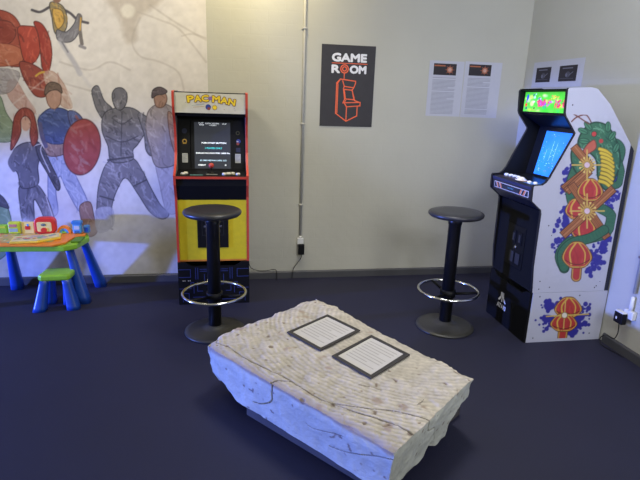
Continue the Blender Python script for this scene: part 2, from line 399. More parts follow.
# ================================================================== MURAL (a generic painted scene of anonymous figures in mist)
Hw = homog([(-1.507, 2.0), (-0.174, 2.079), (-1.754, 0.041), (-0.232, -0.002)], [(0, 0), (206, 0), (0, 280), (206, 280)])
MX0, MZ0 = -2.1, 0.066
def paint_mural(p):
    world = p+np.array([MX0, MZ0]); q = happly(Hw, world)
    P = Paint(q, 'd4cec6')
    f1 = fbm(q, 60, 3); f2 = fbm(q, 22, 9)
    low = np.clip((q[:, 1]-90)/120, 0, 1)
    P.c += ((f1-0.5)*0.09)[:, None]
    P.c = P.c*(1-low[:, None]*0.75)+np.array(hx('cbcad0'))*low[:, None]*0.75
    dust = np.clip((q[:, 1]-205)/40, 0, 1)*np.clip((fbm(q, 40, 21)-0.30)*3.6, 0, 1)
    P.c = P.c*(1-0.6*dust[:, None])+np.array(hx('b3a676'))*0.6*dust[:, None]
    # tan smoke at the top and drifting outlines
    P.blob([(105, -8), (112, 8), (120, 20), (126, 42), (136, 40), (138, 20), (150, 10), (160, 2), (162, -8)], 'b5aa9c', 6, 0.75)
    P.oval(128, 11, 7, 7, 'd8d2c4', 3, 0.9)
    for pts in ([(138, 12), (160, 20), (180, 30), (206, 62)], [(140, 18), (132, 40), (140, 56), (160, 62), (178, 72), (184, 90)],
                [(60, 62), (90, 70), (110, 62), (130, 70)], [(150, 5), (175, 22), (206, 40)], [(30, 70), (60, 82), (95, 92)], [(182, 36), (192, 34), (206, 38)]):
        P.stroke(pts, 1.2, 'a9a096', 2.0, 0.6)
    for k in range(16):
        x = 8+k*12.5+random.uniform(-4, 4); y = 170+random.uniform(-20, 85)
        P.oval(x, y, random.uniform(10, 26), random.uniform(6, 14), random.choice(['d6d6dc', 'bdbcc8', 'cfc9c0', 'aaa6b4']), 12, 0.45, random.uniform(-.6, .6))
    # large rust red rock-like forms, upper left
    R, D, L = '9c4a38', '5e2b24', 'c0705a'
    P.form([(-14, 12), (0, 10), (14, 16), (22, 30), (24, 50), (22, 66), (0, 66), (-14, 76)], R, D, 'b86a52', 40, 0.4, 9, 1.6, seed=2)
    P.form([(-8, 22), (10, 22), (16, 34), (8, 44), (-8, 42)], '8a3d30', D, 'a85a48', 16, 0.2, 8, 1.4, seed=3)
    P.form([(-8, 46), (8, 44), (22, 50), (22, 62), (8, 66), (-8, 64)], 'b46a4e', '84402f', 'c98a6c', 18, 0.1, 8, 1.6, seed=4)
    P.form([(18, 28), (28, 26), (38, 30), (40, 52), (32, 64), (24, 60), (20, 44)], 'a84434', D, 'd0614a', 20, 1.4, 8, 1.5, seed=5)
    P.form([(34, 22), (42, 24), (49, 36), (52, 52), (50, 68), (46, 76), (42, 66), (40, 48), (38, 34)], '98382c', D, 'b85c4a', 18, 1.3, 10, 1.4, seed=6)
    P.form([(20, 62), (32, 64), (44, 72), (50, 84), (46, 96), (36, 96), (28, 86), (22, 74)], '93473a', D, 'bf8068', 22, 0.9, 8, 1.4, seed=7)
    P.form([(44, 72), (54, 72), (64, 84), (70, 98), (72, 108), (62, 106), (54, 92), (46, 84)], 'b99a88', '96604c', 'd8c4b0', 24, 1.0, 12, 1.4, op=0.8, seed=8, ow=0.2)
    P.form([(8, 82), (16, 80), (26, 96), (36, 112), (22, 112), (8, 96)], 'b48a7c', '8c5c50', 'd4b8ac', 20, 0.9, 10, 1.3, op=0.75, seed=9, ow=0.2)
    P.form([(-8, 70), (14, 70), (20, 76), (10, 92), (-8, 92)], '9a9290', '6c6664', 'c8c4c2', 16, 0.3, 8, 1.4, op=0.8, seed=10, ow=0.2)
    P.stroke([(36, 76), (40, 73), (44, 72)], 2, 'c8a044', 0.8)
    # pale rays
    for a_, b_ in (((6, 60), (40, 118)), ((18, 84), (70, 96)), ((52, 74), (8, 108)), ((60, 66), (74, 112))): P.stroke([a_, b_], 1.2, 'ddd6cc', 1.6, 0.5)
    # small leaping dancer in grey and ochre, top centre left
    G = '4f4b50'
    P.stroke([(32, 10), (40, 12), (48, 8), (54, 4)], 2.6, G, 0.8); P.stroke([(60, 8), (70, 13), (78, 20), (88, 23)], 2.6, G, 0.8)
    P.form([(50, 3), (60, 4), (66, 12), (67, 26), (62, 34), (55, 33), (52, 18)], '8b7c58', '3e3a38', 'd0a44c', 16, 1.2, 7, 1.3, seed=11)
    P.form([(53, 9), (62, 11), (64, 22), (58, 29), (54, 20)], 'c49a48', '6a5630', 'e0bc6a', 8, 1.0, 6, 1.1, seed=12)
    P.form([(57, 30), (66, 32), (74, 24), (78, 14), (82, 18), (78, 34), (70, 42), (58, 40)], '77757a', '46444a', 'a4a2a8', 12, 2.2, 6, 1.2, seed=13)
    P.stroke([(80, 16), (80, 30), (82, 44)], 3.6, '6f6864', 0.8); P.stroke([(81, 18), (80, 30)], 1.4, 'c49a48', 0.7); P.stroke([(80, 46), (85, 48)], 3, '8c888a', 0.8)
    P.stroke([(60, 40), (66, 50), (74, 62), (80, 74)], 4.5, 'a6a4aa', 2, 0.75); P.stroke([(62, 42), (68, 52)], 1.5, '6a686e', 1, 0.8); P.stroke([(74, 64), (90, 86)], 3, 'c0bcbc', 3, 0.6)
    P.oval(57, -2, 4.5, 5, '8a6450', 0.8)
    # green masses at the far left edge
    P.form([(-12, 92), (0, 96), (6, 112), (14, 126), (12, 140), (0, 142), (-12, 138)], '8a9a7e', '5c6c54', 'b4c0a8', 22, 0.8, 9, 1.6, seed=14)
    P.form([(-12, 205), (0, 202), (8, 208), (12, 226), (10, 246), (2, 258), (-12, 258)], '748c6c', '4c5c48', 'a0b494', 20, 1.4, 9, 1.6, seed=15)
    P.form([(-12, 190), (2, 196), (9, 208), (0, 206), (-12, 204)], '46444a', '2c2a2c', '6c6a70', 8, 0.8, 6, 1.2, seed=16)
    # anonymous person in a plain blue jacket and pale trousers
    P.form([(50, 150), (60, 152), (68, 162), (80, 184), (88, 204), (80, 212), (66, 188), (60, 176), (56, 190), (58, 212), (50, 214), (48, 186)], '99a0bc', '6a7194', 'c4c8dc', 44, 1.2, 11, 1.3, seed=17)
    P.form([(80, 206), (90, 202), (94, 216), (97, 232), (88, 236), (82, 222)], '8c6c60', '5c443c', 'b09484', 14, 1.3, 7, 1.2, seed=18)
    P.form([(46, 138), (64, 136), (68, 150), (58, 156), (47, 154)], '8d7570', '5e423f', 'c8b8b4', 16, 1.5, 9, 1.4, seed=19)
    P.form([(38, 120), (44, 112), (52, 108), (64, 109), (72, 116), (70, 130), (66, 142), (54, 144), (44, 140), (40, 130)], '47568c', '2a3456', '7c8cc0', 40, 0.6, 7, 1.3, seed=20)
    P.form([(68, 112), (76, 112), (83, 120), (80, 130), (72, 128)], '56608e', '34304e', '8a94bc', 12, 0.9, 6, 1.2, seed=21)
    P.stroke([(76, 116), (80, 122)], 2.2, '8a4a48', 1, 0.8); P.stroke([(40, 124), (42, 136), (46, 146)], 4.2, '5a5678', 0.8)
    P.form([(46, 92), (50, 86), (57, 86), (61, 93), (60, 104), (54, 109), (48, 104)], 'b08a76', '7a5848', 'cca894', 8, 1.3, 5, 1.0, seed=22)
    P.form([(45, 95), (46, 86), (52, 82), (60, 85), (62, 93), (57, 90), (50, 91)], '6e5a4c', '44362e', '8e7a68', 8, 0.3, 5, 1.0, seed=23)
    # plain brick red disc leaning beside that person
    P.oval(82, 147, 19, 28.5, '5c2c2c', 0.8, 1, 0.12); P.oval(82, 147, 18, 27.4, '984440', 0.8, 1, 0.12); P.hatch([(68, 130), (80, 120), (94, 130), (98, 150), (88, 172), (76, 172), (66, 152)], ['8a3a36', 'b0685f', 'a8807a'], 40, 9, 2.2, 1.2, 0.6, 0.6, seed=40); P.stroke([(74, 128), (90, 124)], 2, 'b87068', 2, 0.6); P.stroke([(76, 168), (86, 171)], 2, 'b87068', 2, 0.6)
    # anonymous person with long auburn hair in plain dark clothes
    P.form([(20, 186), (36, 184), (46, 196), (52, 210), (56, 226), (48, 226), (40, 208), (34, 200), (34, 224), (24, 224), (20, 204)], '686670', '38363e', 'a8a6b0', 40, 1.35, 10, 1.2, seed=24)
    P.form([(14, 150), (24, 143), (36, 143), (42, 150), (38, 166), (38, 184), (22, 188), (18, 174), (12, 164)], '605e68', '34323a', 'a4a2aa', 34, 1.3, 7, 1.2, seed=25)
    P.form([(36, 142), (42, 146), (50, 162), (60, 184), (57, 190), (48, 174), (38, 156)], '4c4a54', '2a282e', '8a8892', 16, 1.0, 8, 1.1, seed=26)
    P.stroke([(34, 146), (42, 144), (41, 152), (50, 172)], 0.9, 'd4d0d6', 0.6, 0.9); P.stroke([(16, 150), (10, 162), (14, 170)], 4, '6a6872', 0.8)
    P.stroke([(46, 196), (53, 218)], 0.9, 'd4d0d6', 0.6, 0.8); P.oval(26, 224, 5, 5, 'b8b8c4', 3, 0.6)
    P.oval(26, 124, 4.6, 7, 'c8a08c', 0.8)
    P.form([(15, 116), (23, 108), (32, 111), (36, 122), (38, 138), (33, 146), (30, 134), (31, 122), (26, 116), (21, 120), (21, 132), (17, 142), (11, 150), (12, 134)], '8e4338', '552622', 'b86a58', 24, 1.4, 10, 1.0, seed=27)
    # anonymous striding person in plain dark grey
    K, KD, KL = '6e6c71', '3e3d44', 'a6a4aa'
    P.form([(110, 160), (132, 158), (142, 170), (150, 186), (160, 204), (169, 214), (162, 219), (150, 212), (138, 194), (126, 178), (118, 188), (112, 206), (112, 226), (98, 228), (97, 204), (100, 180)], '76747e', '44434c', 'aeacb8', 90, 1.1, 9, 1.4, seed=28)
    P.form([(96, 210), (112, 208), (113, 226), (98, 232)], 'a8a8b8', '84849a', 'cacad6', 12, 1.4, 8, 1.4, op=0.8, seed=29, ow=0.1)
    P.form([(92, 90), (98, 86), (104, 100), (112, 108), (116, 116), (106, 122), (98, 112), (94, 102)], K, KD, KL, 16, 1.0, 7, 1.3, seed=30)
    P.form([(104, 114), (116, 108), (132, 108), (143, 116), (147, 128), (138, 144), (133, 150), (132, 160), (112, 162), (108, 146), (102, 130)], K, KD, KL, 80, 0.7, 7, 1.4, seed=31)
    P.form([(138, 114), (148, 118), (154, 132), (158, 148), (152, 156), (146, 150), (144, 134)], K, KD, KL, 18, 1.3, 7, 1.3, seed=32)
    P.form([(112, 96), (115, 89), (122, 88), (127, 94), (126, 104), (121, 110), (115, 107)], '6c6a70', '37363c', 'a09ea6', 14, 1.3, 5, 1.1, seed=33)
    P.stroke([(108, 160), (132, 157)], 1.8, KD, 0.7, 0.9); P.stroke([(100, 196), (114, 200)], 1.4, KD, 0.7, 0.8); P.stroke([(134, 186), (146, 180)], 1.4, KD, 0.7, 0.8)
    for p_ in ([(112, 118), (122, 124), (132, 118)], [(106, 136), (122, 142), (138, 136)], [(122, 112), (121, 156)]): P.stroke(p_, 1.0, KD, 0.7, 0.8)
    # anonymous person in a pale coat behind
    P.form([(156, 160), (172, 158), (174, 182), (178, 206), (174, 214), (166, 210), (160, 186)], 'aca6ae', '7e7880', 'ccc8d0', 30, 1.4, 9, 1.3, op=0.85, seed=34, ow=0.3)
    P.form([(148, 112), (158, 104), (170, 106), (178, 116), (182, 136), (180, 156), (172, 166), (156, 166), (150, 148), (146, 130)], '968c8a', '5e5654', 'bcb4b0', 60, 1.2, 9, 1.4, op=0.95, seed=35)
    P.form([(168, 112), (176, 120), (182, 142), (176, 154), (170, 136)], 'a0806e', '6a4c40', 'c4a890', 14, 1.3, 8, 1.2, seed=36)
    P.form([(154, 94), (158, 90), (165, 93), (167, 100), (163, 107), (156, 106)], '9c7a68', '64483c', 'bc9c88', 8, 1.3, 5, 1.0, seed=37)
    P.form([(152, 98), (153, 90), (160, 87), (167, 91), (164, 94), (157, 95)], '54484a', '302a2c', '7c7072', 7, 0.4, 5, 1.0, seed=38)
    # low mist over the feet
    for x, y, r in ((30, 226, 18), (60, 214, 14), (106, 226, 14), (168, 210, 12), (140, 222, 20), (90, 236, 20)): P.oval(x, y, r, r*0.5, 'c6c6d2', 9, 0.5)
    P.c += ((fbm(q, 5, 33, 2)-0.5)*0.07)[:, None]
    return P.c
o = painted_sheet('wall_mural', (MX0, -0.0022, MZ0), (1, 0, 0), (0, 0, 1), -0.176-MX0, 2.3-MZ0, 0.0042, paint_mural, painted_mat('mural_print', 0.6), thick=0.0018)
tag(o, 'large wall mural of misty painted figures left of the yellow arcade cabinet', 'mural')

# ================================================================== POSTER AND NOTICES ON THE BACK WALL
def poster():
    m = MB(); x0, z0, w_, h_ = 0.658, 1.237, 0.414, 0.594
    m.box((x0, -0.004, z0), (x0+w_, -0.001, z0+h_), M_pposter)
    s = Sheet(m, (x0, -0.004, z0), (1, 0, 0), (0, 0, 1))
    s.text('GAME', 0.082, 0.478, 0.262, 0.054, M_white, 2, bold=0.0045)
    s.line([(0.082, 0.464), (0.352, 0.464)], 0.005, M_orange, 2)
    s.text('R', 0.082, 0.396, 0.058, 0.052, M_white, 2, bold=0.0045)
    s.text('OM', 0.222, 0.396, 0.122, 0.052, M_white, 2, bold=0.0045)
    # joystick ball standing in for the first O, stem running down into the cabinet drawing
    for r in (0.029, 0.015): s.line([(0.178+r*math.cos(a), 0.424+r*math.sin(a)) for a in np.linspace(0, 2*PI, 22)], 0.0075, M_orange, 2)
    s.line([(0.178, 0.395), (0.178, 0.352)], 0.006, M_orange, 2)
    L = lambda pts, cl=False: s.line(pts, 0.0075, M_orange, 3, cl)
    L([(0.122, 0.322), (0.150, 0.350), (0.268, 0.338), (0.268, 0.322), (0.256, 0.290), (0.182, 0.298), (0.168, 0.338)])
    L([(0.122, 0.322), (0.122, 0.098), (0.206, 0.040), (0.290, 0.082), (0.290, 0.152)])
    L([(0.150, 0.350), (0.128, 0.318)]); L([(0.182, 0.298), (0.176, 0.282), (0.188, 0.204), (0.176, 0.176)])
    L([(0.182, 0.276), (0.244, 0.272), (0.262, 0.202), (0.196, 0.206)], True)
    L([(0.256, 0.290), (0.244, 0.274), (0.268, 0.196), (0.312, 0.182), (0.312, 0.158), (0.206, 0.148), (0.186, 0.176), (0.196, 0.196)])
    L([(0.196, 0.178), (0.312, 0.184)]); L([(0.206, 0.148), (0.206, 0.040)]); L([(0.290, 0.152), (0.290, 0.082)]); L([(0.132, 0.312), (0.132, 0.104)])
    return tag(m.build('game_room_poster'), 'charcoal GAME ROOM poster with an orange line drawing of an arcade cabinet', 'poster')
poster()

def notice(x0, x1, z0, z1, label, seed):
    rnd = random.Random(seed); m = MB(); m.box((x0, -0.003, z0), (x1, -0.001, z1), M_paper)
    s = Sheet(m, (x0, -0.003, z0), (1, 0, 0), (0, 0, 1)); W, Hh = x1-x0, z1-z0
    s.rect(0.035, Hh-0.105, 0.222, Hh-0.02, M_inkd, 1)
    s.line([(0.045, Hh-0.036), (0.125, Hh-0.036)], 0.010, mat('picture_rust', 'a8603c'), 2)
    s.disc(0.168, Hh-0.064, 0.024, mat('picture_orange', 'a8664a'), 2); s.disc(0.168, Hh-0.064, 0.014, mat('picture_rose', 'c49a86'), 3)
    for a in range(8):
        t = a*PI/4; s.line([(0.168+0.026*math.cos(t), Hh-0.064+0.026*math.sin(t)), (0.168+0.035*math.cos(t), Hh-0.064+0.033*math.sin(t))], 0.005, mat('picture_brown', '8e4a30'), 2)
    z = Hh-0.125
    while z > 0.02:
        s.line([(0.035, z), (0.222-rnd.choice([0, 0, 0.004, 0.06 if rnd.random() < .3 else 0]), z)], 0.0035, M_ink, 1); z -= 0.0095 if rnd.random() > .08 else 0.017
    return tag(m.build('information_sheet'), label, 'notice', 'information sheets on the back wall')
notice(1.508, 1.794, 1.335, 1.752, 'white information sheet on the back wall, nearer the charcoal poster', 0)
notice(1.800, 2.112, 1.332, 1.757, 'white information sheet on the back wall, nearer the room corner', 1)

# one white sheet with two dark pictures on the right wall
m = MB(); m.box((XR-0.003, -0.72, 1.575), (XR-0.001, -0.12, 1.76), M_paper); tg = m.build('picture_sheet')
tag(tg, 'white sheet holding two small dark pictures, on the right wall above the white arcade cabinet', 'notice')
for (ya, yb) in ((-0.168, -0.354), (-0.458, -0.655)):
    m = MB(); m.box((XR-0.005, yb, 1.612), (XR-0.003, ya, 1.718), M_inkd)
    s = Sheet(m, (XR-0.005, ya, 1.612), (0, -1, 0), (0, 0, 1)); W = ya-yb
    g1 = mat('picture_grey', '6c6c78'); g2 = mat('picture_dim', '4a4a52')
    s.disc(W*0.52, 0.045, 0.028, g2, 1, ry=0.02); s.disc(W*0.45, 0.042, 0.012, g1, 2)
    s.line([(W*0.2, 0.088), (W*0.75, 0.088)], 0.008, g1, 1); s.line([(W*0.1, 0.02), (W*0.85, 0.018)], 0.004, g2, 1); s.line([(W*0.6, 0.04), (W*0.8, 0.06)], 0.006, g1, 2)
    m.build('picture', tg)

# ================================================================== CONDUITS, OUTLETS AND CABLES
M_conduit = mat('painted_conduit', 'b5b3a8', 0.4); M_cable = mat('black_cable', '141416', 0.5); M_outlet = mat('white_outlet_plastic', 'd6d6d2', 0.4)
t = thing('conduit_pipe', 'vertical painted conduit pipe running up the back wall', 'pipe', (0.526, -0.012, 0.36))
m = MB(); m.tube([(0.526, -0.0125, 0.33), (0.5255, -0.0125, 2.95)], 0.0105, M_conduit, 12); m.build('pipe', t)
for z in (0.62, 1.25, 1.93, 2.5):
    m = MB(); m.box((0.505, -0.006, z-0.008), (0.547, -0.0005, z+0.008), M_conduit, 0.001); m.box((0.512, -0.027, z-0.007), (0.540, -0.0015, z+0.007), M_conduit, 0.004); m.build('clamp', t)
t = thing('wall_socket', 'small white surface socket under the conduit on the back wall', 'socket', (0.526, 0, 0.3))
m = MB(); m.box((0.502, -0.028, 0.292), (0.552, -0.001, 0.345), M_outlet, 0.004); m.build('socket_box', t)
m = MB(); m.lathe([(0, 0), (0.012, 0), (0.012, 0.02), (0, 0.02)], M_outlet, 16, (0.526, -0.0145, 0.343)); m.build('cable_gland', t)
t = thing('power_adapter', 'black plug-in power adapter hanging under the back wall socket', 'adapter', (0.53, -0.03, 0.22))
m = MB(); m.box((0.508, -0.062, 0.214), (0.556, -0.030, 0.300), M_black, 0.005); m.build('adapter_body', t)
pts = smooth_path([(0.532, -0.046, 0.215), (0.530, -0.045, 0.18), (0.49, -0.040, 0.12), (0.470, -0.035, 0.08), (0.462, -0.04, 0.012)])
m = MB(); m.tube(pts, 0.003, M_cable, 8); m.build('cable', t)
m = MB()
m.tube(smooth_path([(0.105, -0.12, 0.20), (0.125, -0.07, 0.12), (0.18, -0.045, 0.085), (0.25, -0.035, 0.078), (0.31, -0.03, 0.085), (0.335, -0.03, 0.07), (0.338, -0.035, 0.012), (0.33, -0.06, 0.004)]), 0.003, M_cable, 8)
tag(m.build('power_cable'), 'thin black cable trailing from the yellow arcade cabinet along the baseboard', 'cable')

t = thing('conduit_pipe', 'short conduit pipe coming down the right wall beside the white arcade cabinet', 'pipe', (XR-0.012, -1.50, 0.5))
m = MB(); m.tube([(XR-0.0155, -1.525, 0.40), (XR-0.0155, -1.525, 2.95)], 0.0105, M_conduit, 12); m.build('pipe', t)
for z in (0.62, 1.6):
    m = MB(); m.box((XR-0.029, -1.540, z-0.007), (XR-0.0005, -1.510, z+0.007), M_steel, 0.003); m.build('clamp', t)
t = thing('wall_socket', 'pale socket box low on the right wall near the white arcade cabinet', 'socket', (XR, -1.5, 0.3))
m = MB(); m.box((XR-0.030, -1.560, 0.240), (XR-0.001, -1.490, 0.292), M_outlet, 0.005); m.build('socket_box', t)
m = MB(); m.lathe([(0, 0), (0.011, 0), (0.012, 0.03), (0.010, 0.085), (0, 0.09)], M_outlet, 18, (XR-0.0165, -1.525, 0.290)); m.build('cable_gland', t)
t = thing('power_adapter', 'black power adapter with a white face plugged in on the right wall', 'adapter', (XR-0.06, -1.47, 0.26))
m = MB(); m.box((XR-0.066, -1.530, 0.200), (XR-0.031, -1.460, 0.268), M_black, 0.006); m.build('adapter_body', t)
m = MB(); m.box((XR-0.064, -1.526, 0.268), (XR-0.033, -1.464, 0.276), M_outlet, 0.002); m.box((XR-0.0685, -1.490, 0.225), (XR-0.0662, -1.480, 0.240), M_outlet); m.build('adapter_cap', t)
m = MB(); m.tube(smooth_path([(XR-0.05, -1.495, 0.201), (XR-0.05, -1.50, 0.165), (XR-0.05, -1.50, 0.13), (XR-0.04, -1.47, 0.085), (XR-0.035, -1.41, 0.075), (XR-0.03, -1.375, 0.06), (XR-0.04, -1.36, 0.03), (XR-0.05, -1.40, 0.006), (XR-0.035, -1.50, 0.005), (XR-0.03, -1.56, 0.005)]), 0.003, M_cable, 8); m.build('cable', t)

# ================================================================== YELLOW ARCADE CABINET ON ITS RISER
AX0, AX1 = -0.392, 0.100; ACX = (AX0+AX1)/2
M_maze = mat('maze_blue', '2c3a78', 0.5)
t = thing('cabinet_riser', 'black cabinet riser with blue maze lines under the yellow arcade cabinet', 'riser', (ACX, -0.27, 0))
rx0, rx1 = AX0, AX1
m = MB()
front = [(rx0, 0.0), (rx1, 0.0), (rx1, 0.315), (rx1-0.05, 0.315), (rx1-0.075, 0.297), (rx1-0.10, 0.285), (rx0+0.10, 0.285), (rx0+0.075, 0.297), (rx0+0.05, 0.315), (rx0, 0.315)]
m.prism(front, 'y', -0.505, -0.49, M_black)
s = Sheet(m, (rx0, -0.505, 0), (1, 0, 0), (0, 0, 1)); W = rx1-rx0
def mz(pts, cl=False): s.line(pts, 0.004, M_maze, 1, cl)
for sg in (0, 1):
    fx = (lambda x: x) if sg == 0 else (lambda x: W-x)
    mz([(fx(0.006), 0.262), (fx(0.085), 0.262), (fx(0.085), 0.205), (fx(0.006), 0.205)])
    mz([(fx(0.12), 0.272), (fx(0.12), 0.19)]); mz([(fx(0.135), 0.272), (fx(0.135), 0.19)])
    mz([(fx(0.15), 0.262), (fx(0.225), 0.262)]); mz([(fx(0.15), 0.248), (fx(0.225), 0.248)])
    mz([(fx(0.18), 0.225), (fx(0.18), 0.15), (fx(0.225), 0.15)])
    mz([(fx(0.006), 0.12), (fx(0.085), 0.12), (fx(0.085), 0.165), (fx(0.105), 0.165), (fx(0.105), 0.085)])
    mz([(fx(0.13), 0.165), (fx(0.13), 0.10), (fx(0.165), 0.10)]); mz([(fx(0.03), 0.02), (fx(0.03), 0.085), (fx(0.07), 0.085), (fx(0.07), 0.02)], False)
    mz([(fx(0.10), 0.055), (fx(0.20), 0.055), (fx(0.20), 0.10)]); mz([(fx(0.10), 0.035), (fx(0.225), 0.035)])
for x in (0.03, 0.042, 0.066, 0.078): s.rect(x, 0.176, x+0.006, 0.182, M_cream, 1)
m.build('front_panel', t)
for x in (rx0, rx1-0.016):
    m = MB(); m.box((x, -0.49, 0), (x+0.016, -0.05, 0.315), M_black, 0.001); m.build('side_panel', t)
m = MB(); m.box((rx0+0.016, -0.06, 0), (rx1-0.016, -0.05, 0.30), M_black); m.build('back_panel', t)

t = thing('arcade_cabinet', 'yellow and black PAC-MAN arcade cabinet with red edges in front of the mural', 'arcade cabinet', (ACX, -0.27, 0.315))
side = [(-0.495, 0.3155), (-0.495, 0.775), (-0.535, 0.86), (-0.54, 0.925), (-0.50, 0.945), (-0.44, 0.98), (-0.375, 1.06), (-0.36, 1.16), (-0.375, 1.25), (-0.41, 1.31), (-0.425, 1.36), (-0.42, 1.455), (-0.38, 1.462), (-0.16, 1.462), (-0.05, 1.40), (-0.05, 0.3155)]
for x in (AX0, AX1-0.016):
    m = MB(); m.prism(side, 'x', x, x+0.016, mat('cabinet_side_grey', '8d8a80', 0.5), side=M_red); o = m.build('side_panel', t); o['label'] = 'grey side panel with red edge banding'
ix0, ix1 = AX0+0.016, AX1-0.016
m = MB(); m.box((ix0, -0.485, 0.3155), (ix1, -0.47, 0.752), M_yel)
s = Sheet(m, (ix0, -0.485, 0.316), (1, 0, 0), (0, 0, 1)); W = ix1-ix0
s.rect(0, 0, W, 0.012, mat('soft_orange', 'd07a2a'), 1)
o = m.build('lower_front_panel', t); o['label'] = 'yellow lower front panel'
m = MB(); m.box((ACX-0.105, -0.491, 0.415), (ACX+0.105, -0.485, 0.63), M_black, 0.001)
s = Sheet(m, (ACX-0.105, -0.491, 0.415), (1, 0, 0), (0, 0, 1))
for x in (0.032, 0.128):
    s.line([(x, 0.09), (x+0.05, 0.09), (x+0.05, 0.19), (x, 0.19)], 0.003, M_grey, 1, True); s.rect(x+0.012, 0.155, x+0.038, 0.158, M_ink, 1); s.rect(x+0.012, 0.148, x+0.03, 0.151, M_ink, 1)
    s.rect(x+0.02, 0.11, x+0.03, 0.13, M_grey, 1)
m.build('coin_door', t)
m = MB(); m.prism([(-0.486, 0.753), (-0.528, 0.855), (-0.53, 0.902), (-0.50, 0.902), (-0.46, 0.753)], 'x', ix0, ix1, M_blackm); m.build('upper_front_panel', t)
m = MB(); m.prism([(-0.532, 0.902), (-0.538, 0.904), (-0.538, 0.918), (-0.53, 0.922), (-0.36, 0.946), (-0.36, 0.93), (-0.50, 0.902)], 'x', ix0, ix1, M_black)
m.prism([(-0.5385, 0.902), (-0.5405, 0.903), (-0.5405, 0.919), (-0.5385, 0.919)], 'x', ix0, ix1, M_red)
dk = m.build('control_deck', t)
def on_deck(y): return 0.922+(y+0.53)*0.141
m = MB(); m.lathe([(0.030, 0), (0.028, 0.004), (0.006, 0.006), (0.005, 0.036), (0, 0.036)], M_black, 24, (ACX-0.002, -0.45, on_deck(-0.45))); jy = m.build('joystick', t)
m = MB(); m.lathe([(0, 0), (0.010, 0.003), (0.0165, 0.010), (0.018, 0.018), (0.0165, 0.026), (0.010, 0.033), (0, 0.036)], M_red, 24, (ACX-0.002, -0.45, on_deck(-0.45)+0.030)); o = m.build('ball_knob', jy); o['label'] = 'red ball knob'
for x, y, mm in ((-0.185, -0.50, M_cream), (-0.168, -0.485, M_cream), (0.085, -0.50, M_cream), (0.112, -0.49, M_cream), (0.140, -0.485, M_cream), (0.175, -0.50, M_cream)):
    m = MB(); m.lathe([(0, -0.001), (0.0155, -0.001), (0.0155, 0.009), (0.011, 0.014), (0, 0.015)], mm, 20, (ACX+x, y, on_deck(y))); o = m.build('push_button', t); o['label'] = 'pale push button'
s_m = MB(); s = Sheet(s_m, (ix0, -0.53, 0.9222), (1, 0, 0), (0, 0.9902, 0.1396))
s.rect(0.09, 0.012, 0.175, 0.03, mat('deck_teal', '5f8a88'), 1); s.rect(0.195, 0.03, 0.27, 0.045, mat('deck_grey', '8d8f88'), 1); s.rect(0.31, 0.03, 0.41, 0.036, mat('deck_gold', 'a88c3a'), 1)
s_m.build('deck_print', t)
# bezel, screen, marquee
bz = [(ix0, -0.345, 0.935), (ix1, -0.345, 0.935)]
bu = Vector((0, 0.09, 0.375)).normalized()   # bezel leans back
m = MB()
for a, b, c, d in ((0, 0, 0.085, 0.385), (0.375, 0, ix1-ix0, 0.385), (0.085, 0.35, 0.375, 0.385), (0.085, 0, 0.375, 0.015)):
    s = Sheet(m, (ix0, -0.372, 0.935), (1, 0, 0), bu)
    q = [(a, b), (c, b), (c, d), (a, d)]
    A = [m.bm.verts.new(s.P(x, y, 0)) for x, y in q]; B = [m.bm.verts.new(s.P(x, y, 0)-s.n*0.012) for x, y in q]
    m.face(A, M_black); m.face(B[::-1], M_black)
    for i in range(4): m.face([A[i], A[(i+1) % 4], B[(i+1) % 4], B[i]], M_black)
gold = mat('print_gold', 'b08a2c'); pr_b = mat('print_blue', '2c3f8c'); pr_r = mat('print_red', '8c3a30')
s = Sheet(m, (ix0, -0.372, 0.935), (1, 0, 0), bu)
s.disc(0.048, 0.20, 0.016, gold, 1); s.disc(0.048, 0.20, 0.009, M_black, 2); s.rect(0.036, 0.182, 0.060, 0.188, gold, 2)
s.disc(0.048, 0.27, 0.018, mat('print_navy', '1b2240'), 1); s.disc(0.412, 0.205, 0.015, pr_b, 1); s.disc(0.408, 0.188, 0.010, pr_r, 1); s.rect(0.400, 0.20, 0.412, 0.207, M_cream, 2)
s.disc(0.408, 0.262, 0.014, mat('print_olive', '4e4a26'), 1); s.disc(0.408, 0.262, 0.008, M_black, 2); s.rect(0.395, 0.13, 0.425, 0.16, mat('print_navy', '1b2240'), 1)
for x in (0.030, 0.388):
    s.rect(x, 0.055, x+0.038, 0.118, mat('instruction_card', 'b9b8ad'), 1)
    for k in range(6): s.line([(x+0.005, 0.108-k*0.009), (x+0.033-(k % 3)*0.006, 0.108-k*0.009)], 0.003, M_ink, 2)
m.build('bezel', t)
m = MB(); s = Sheet(m, (ix0+0.089, -0.372, 0.95), (1, 0, 0), bu)
M_scr = mat('dark_screen', '33363f', 0.22, var=0.03, emit=0.6); M_sw = mat('screen_white', 'e8eef2', 0.4, emit=0.9); M_sc = mat('screen_cyan', '45c8c4', 0.4, emit=0.8)
off = -0.008
s.o = s.o+s.n*off+bu*0.0
def back_slab(s, x0, y0, x1, y1, th, mm):
    q = [(x0, y0), (x1, y0), (x1, y1), (x0, y1)]
    A = [s.mb.bm.verts.new(s.P(x, y, 0)) for x, y in q]; B = [s.mb.bm.verts.new(s.P(x, y, 0)-s.n*th) for x, y in q]
    s.mb.face(A, mm); s.mb.face(B[::-1], mm)
    for i in range(4): s.mb.face([A[i], A[(i+1) % 4], B[(i+1) % 4], B[i]], mm)
back_slab(s, -0.0, -0.0, 0.29, 0.335, 0.006, M_black)
s.rect(0.024, 0.0, 0.268, 0.318, M_scr, 1)
s.rect(0.034, 0.0, 0.258, 0.296, M_scr, 2)
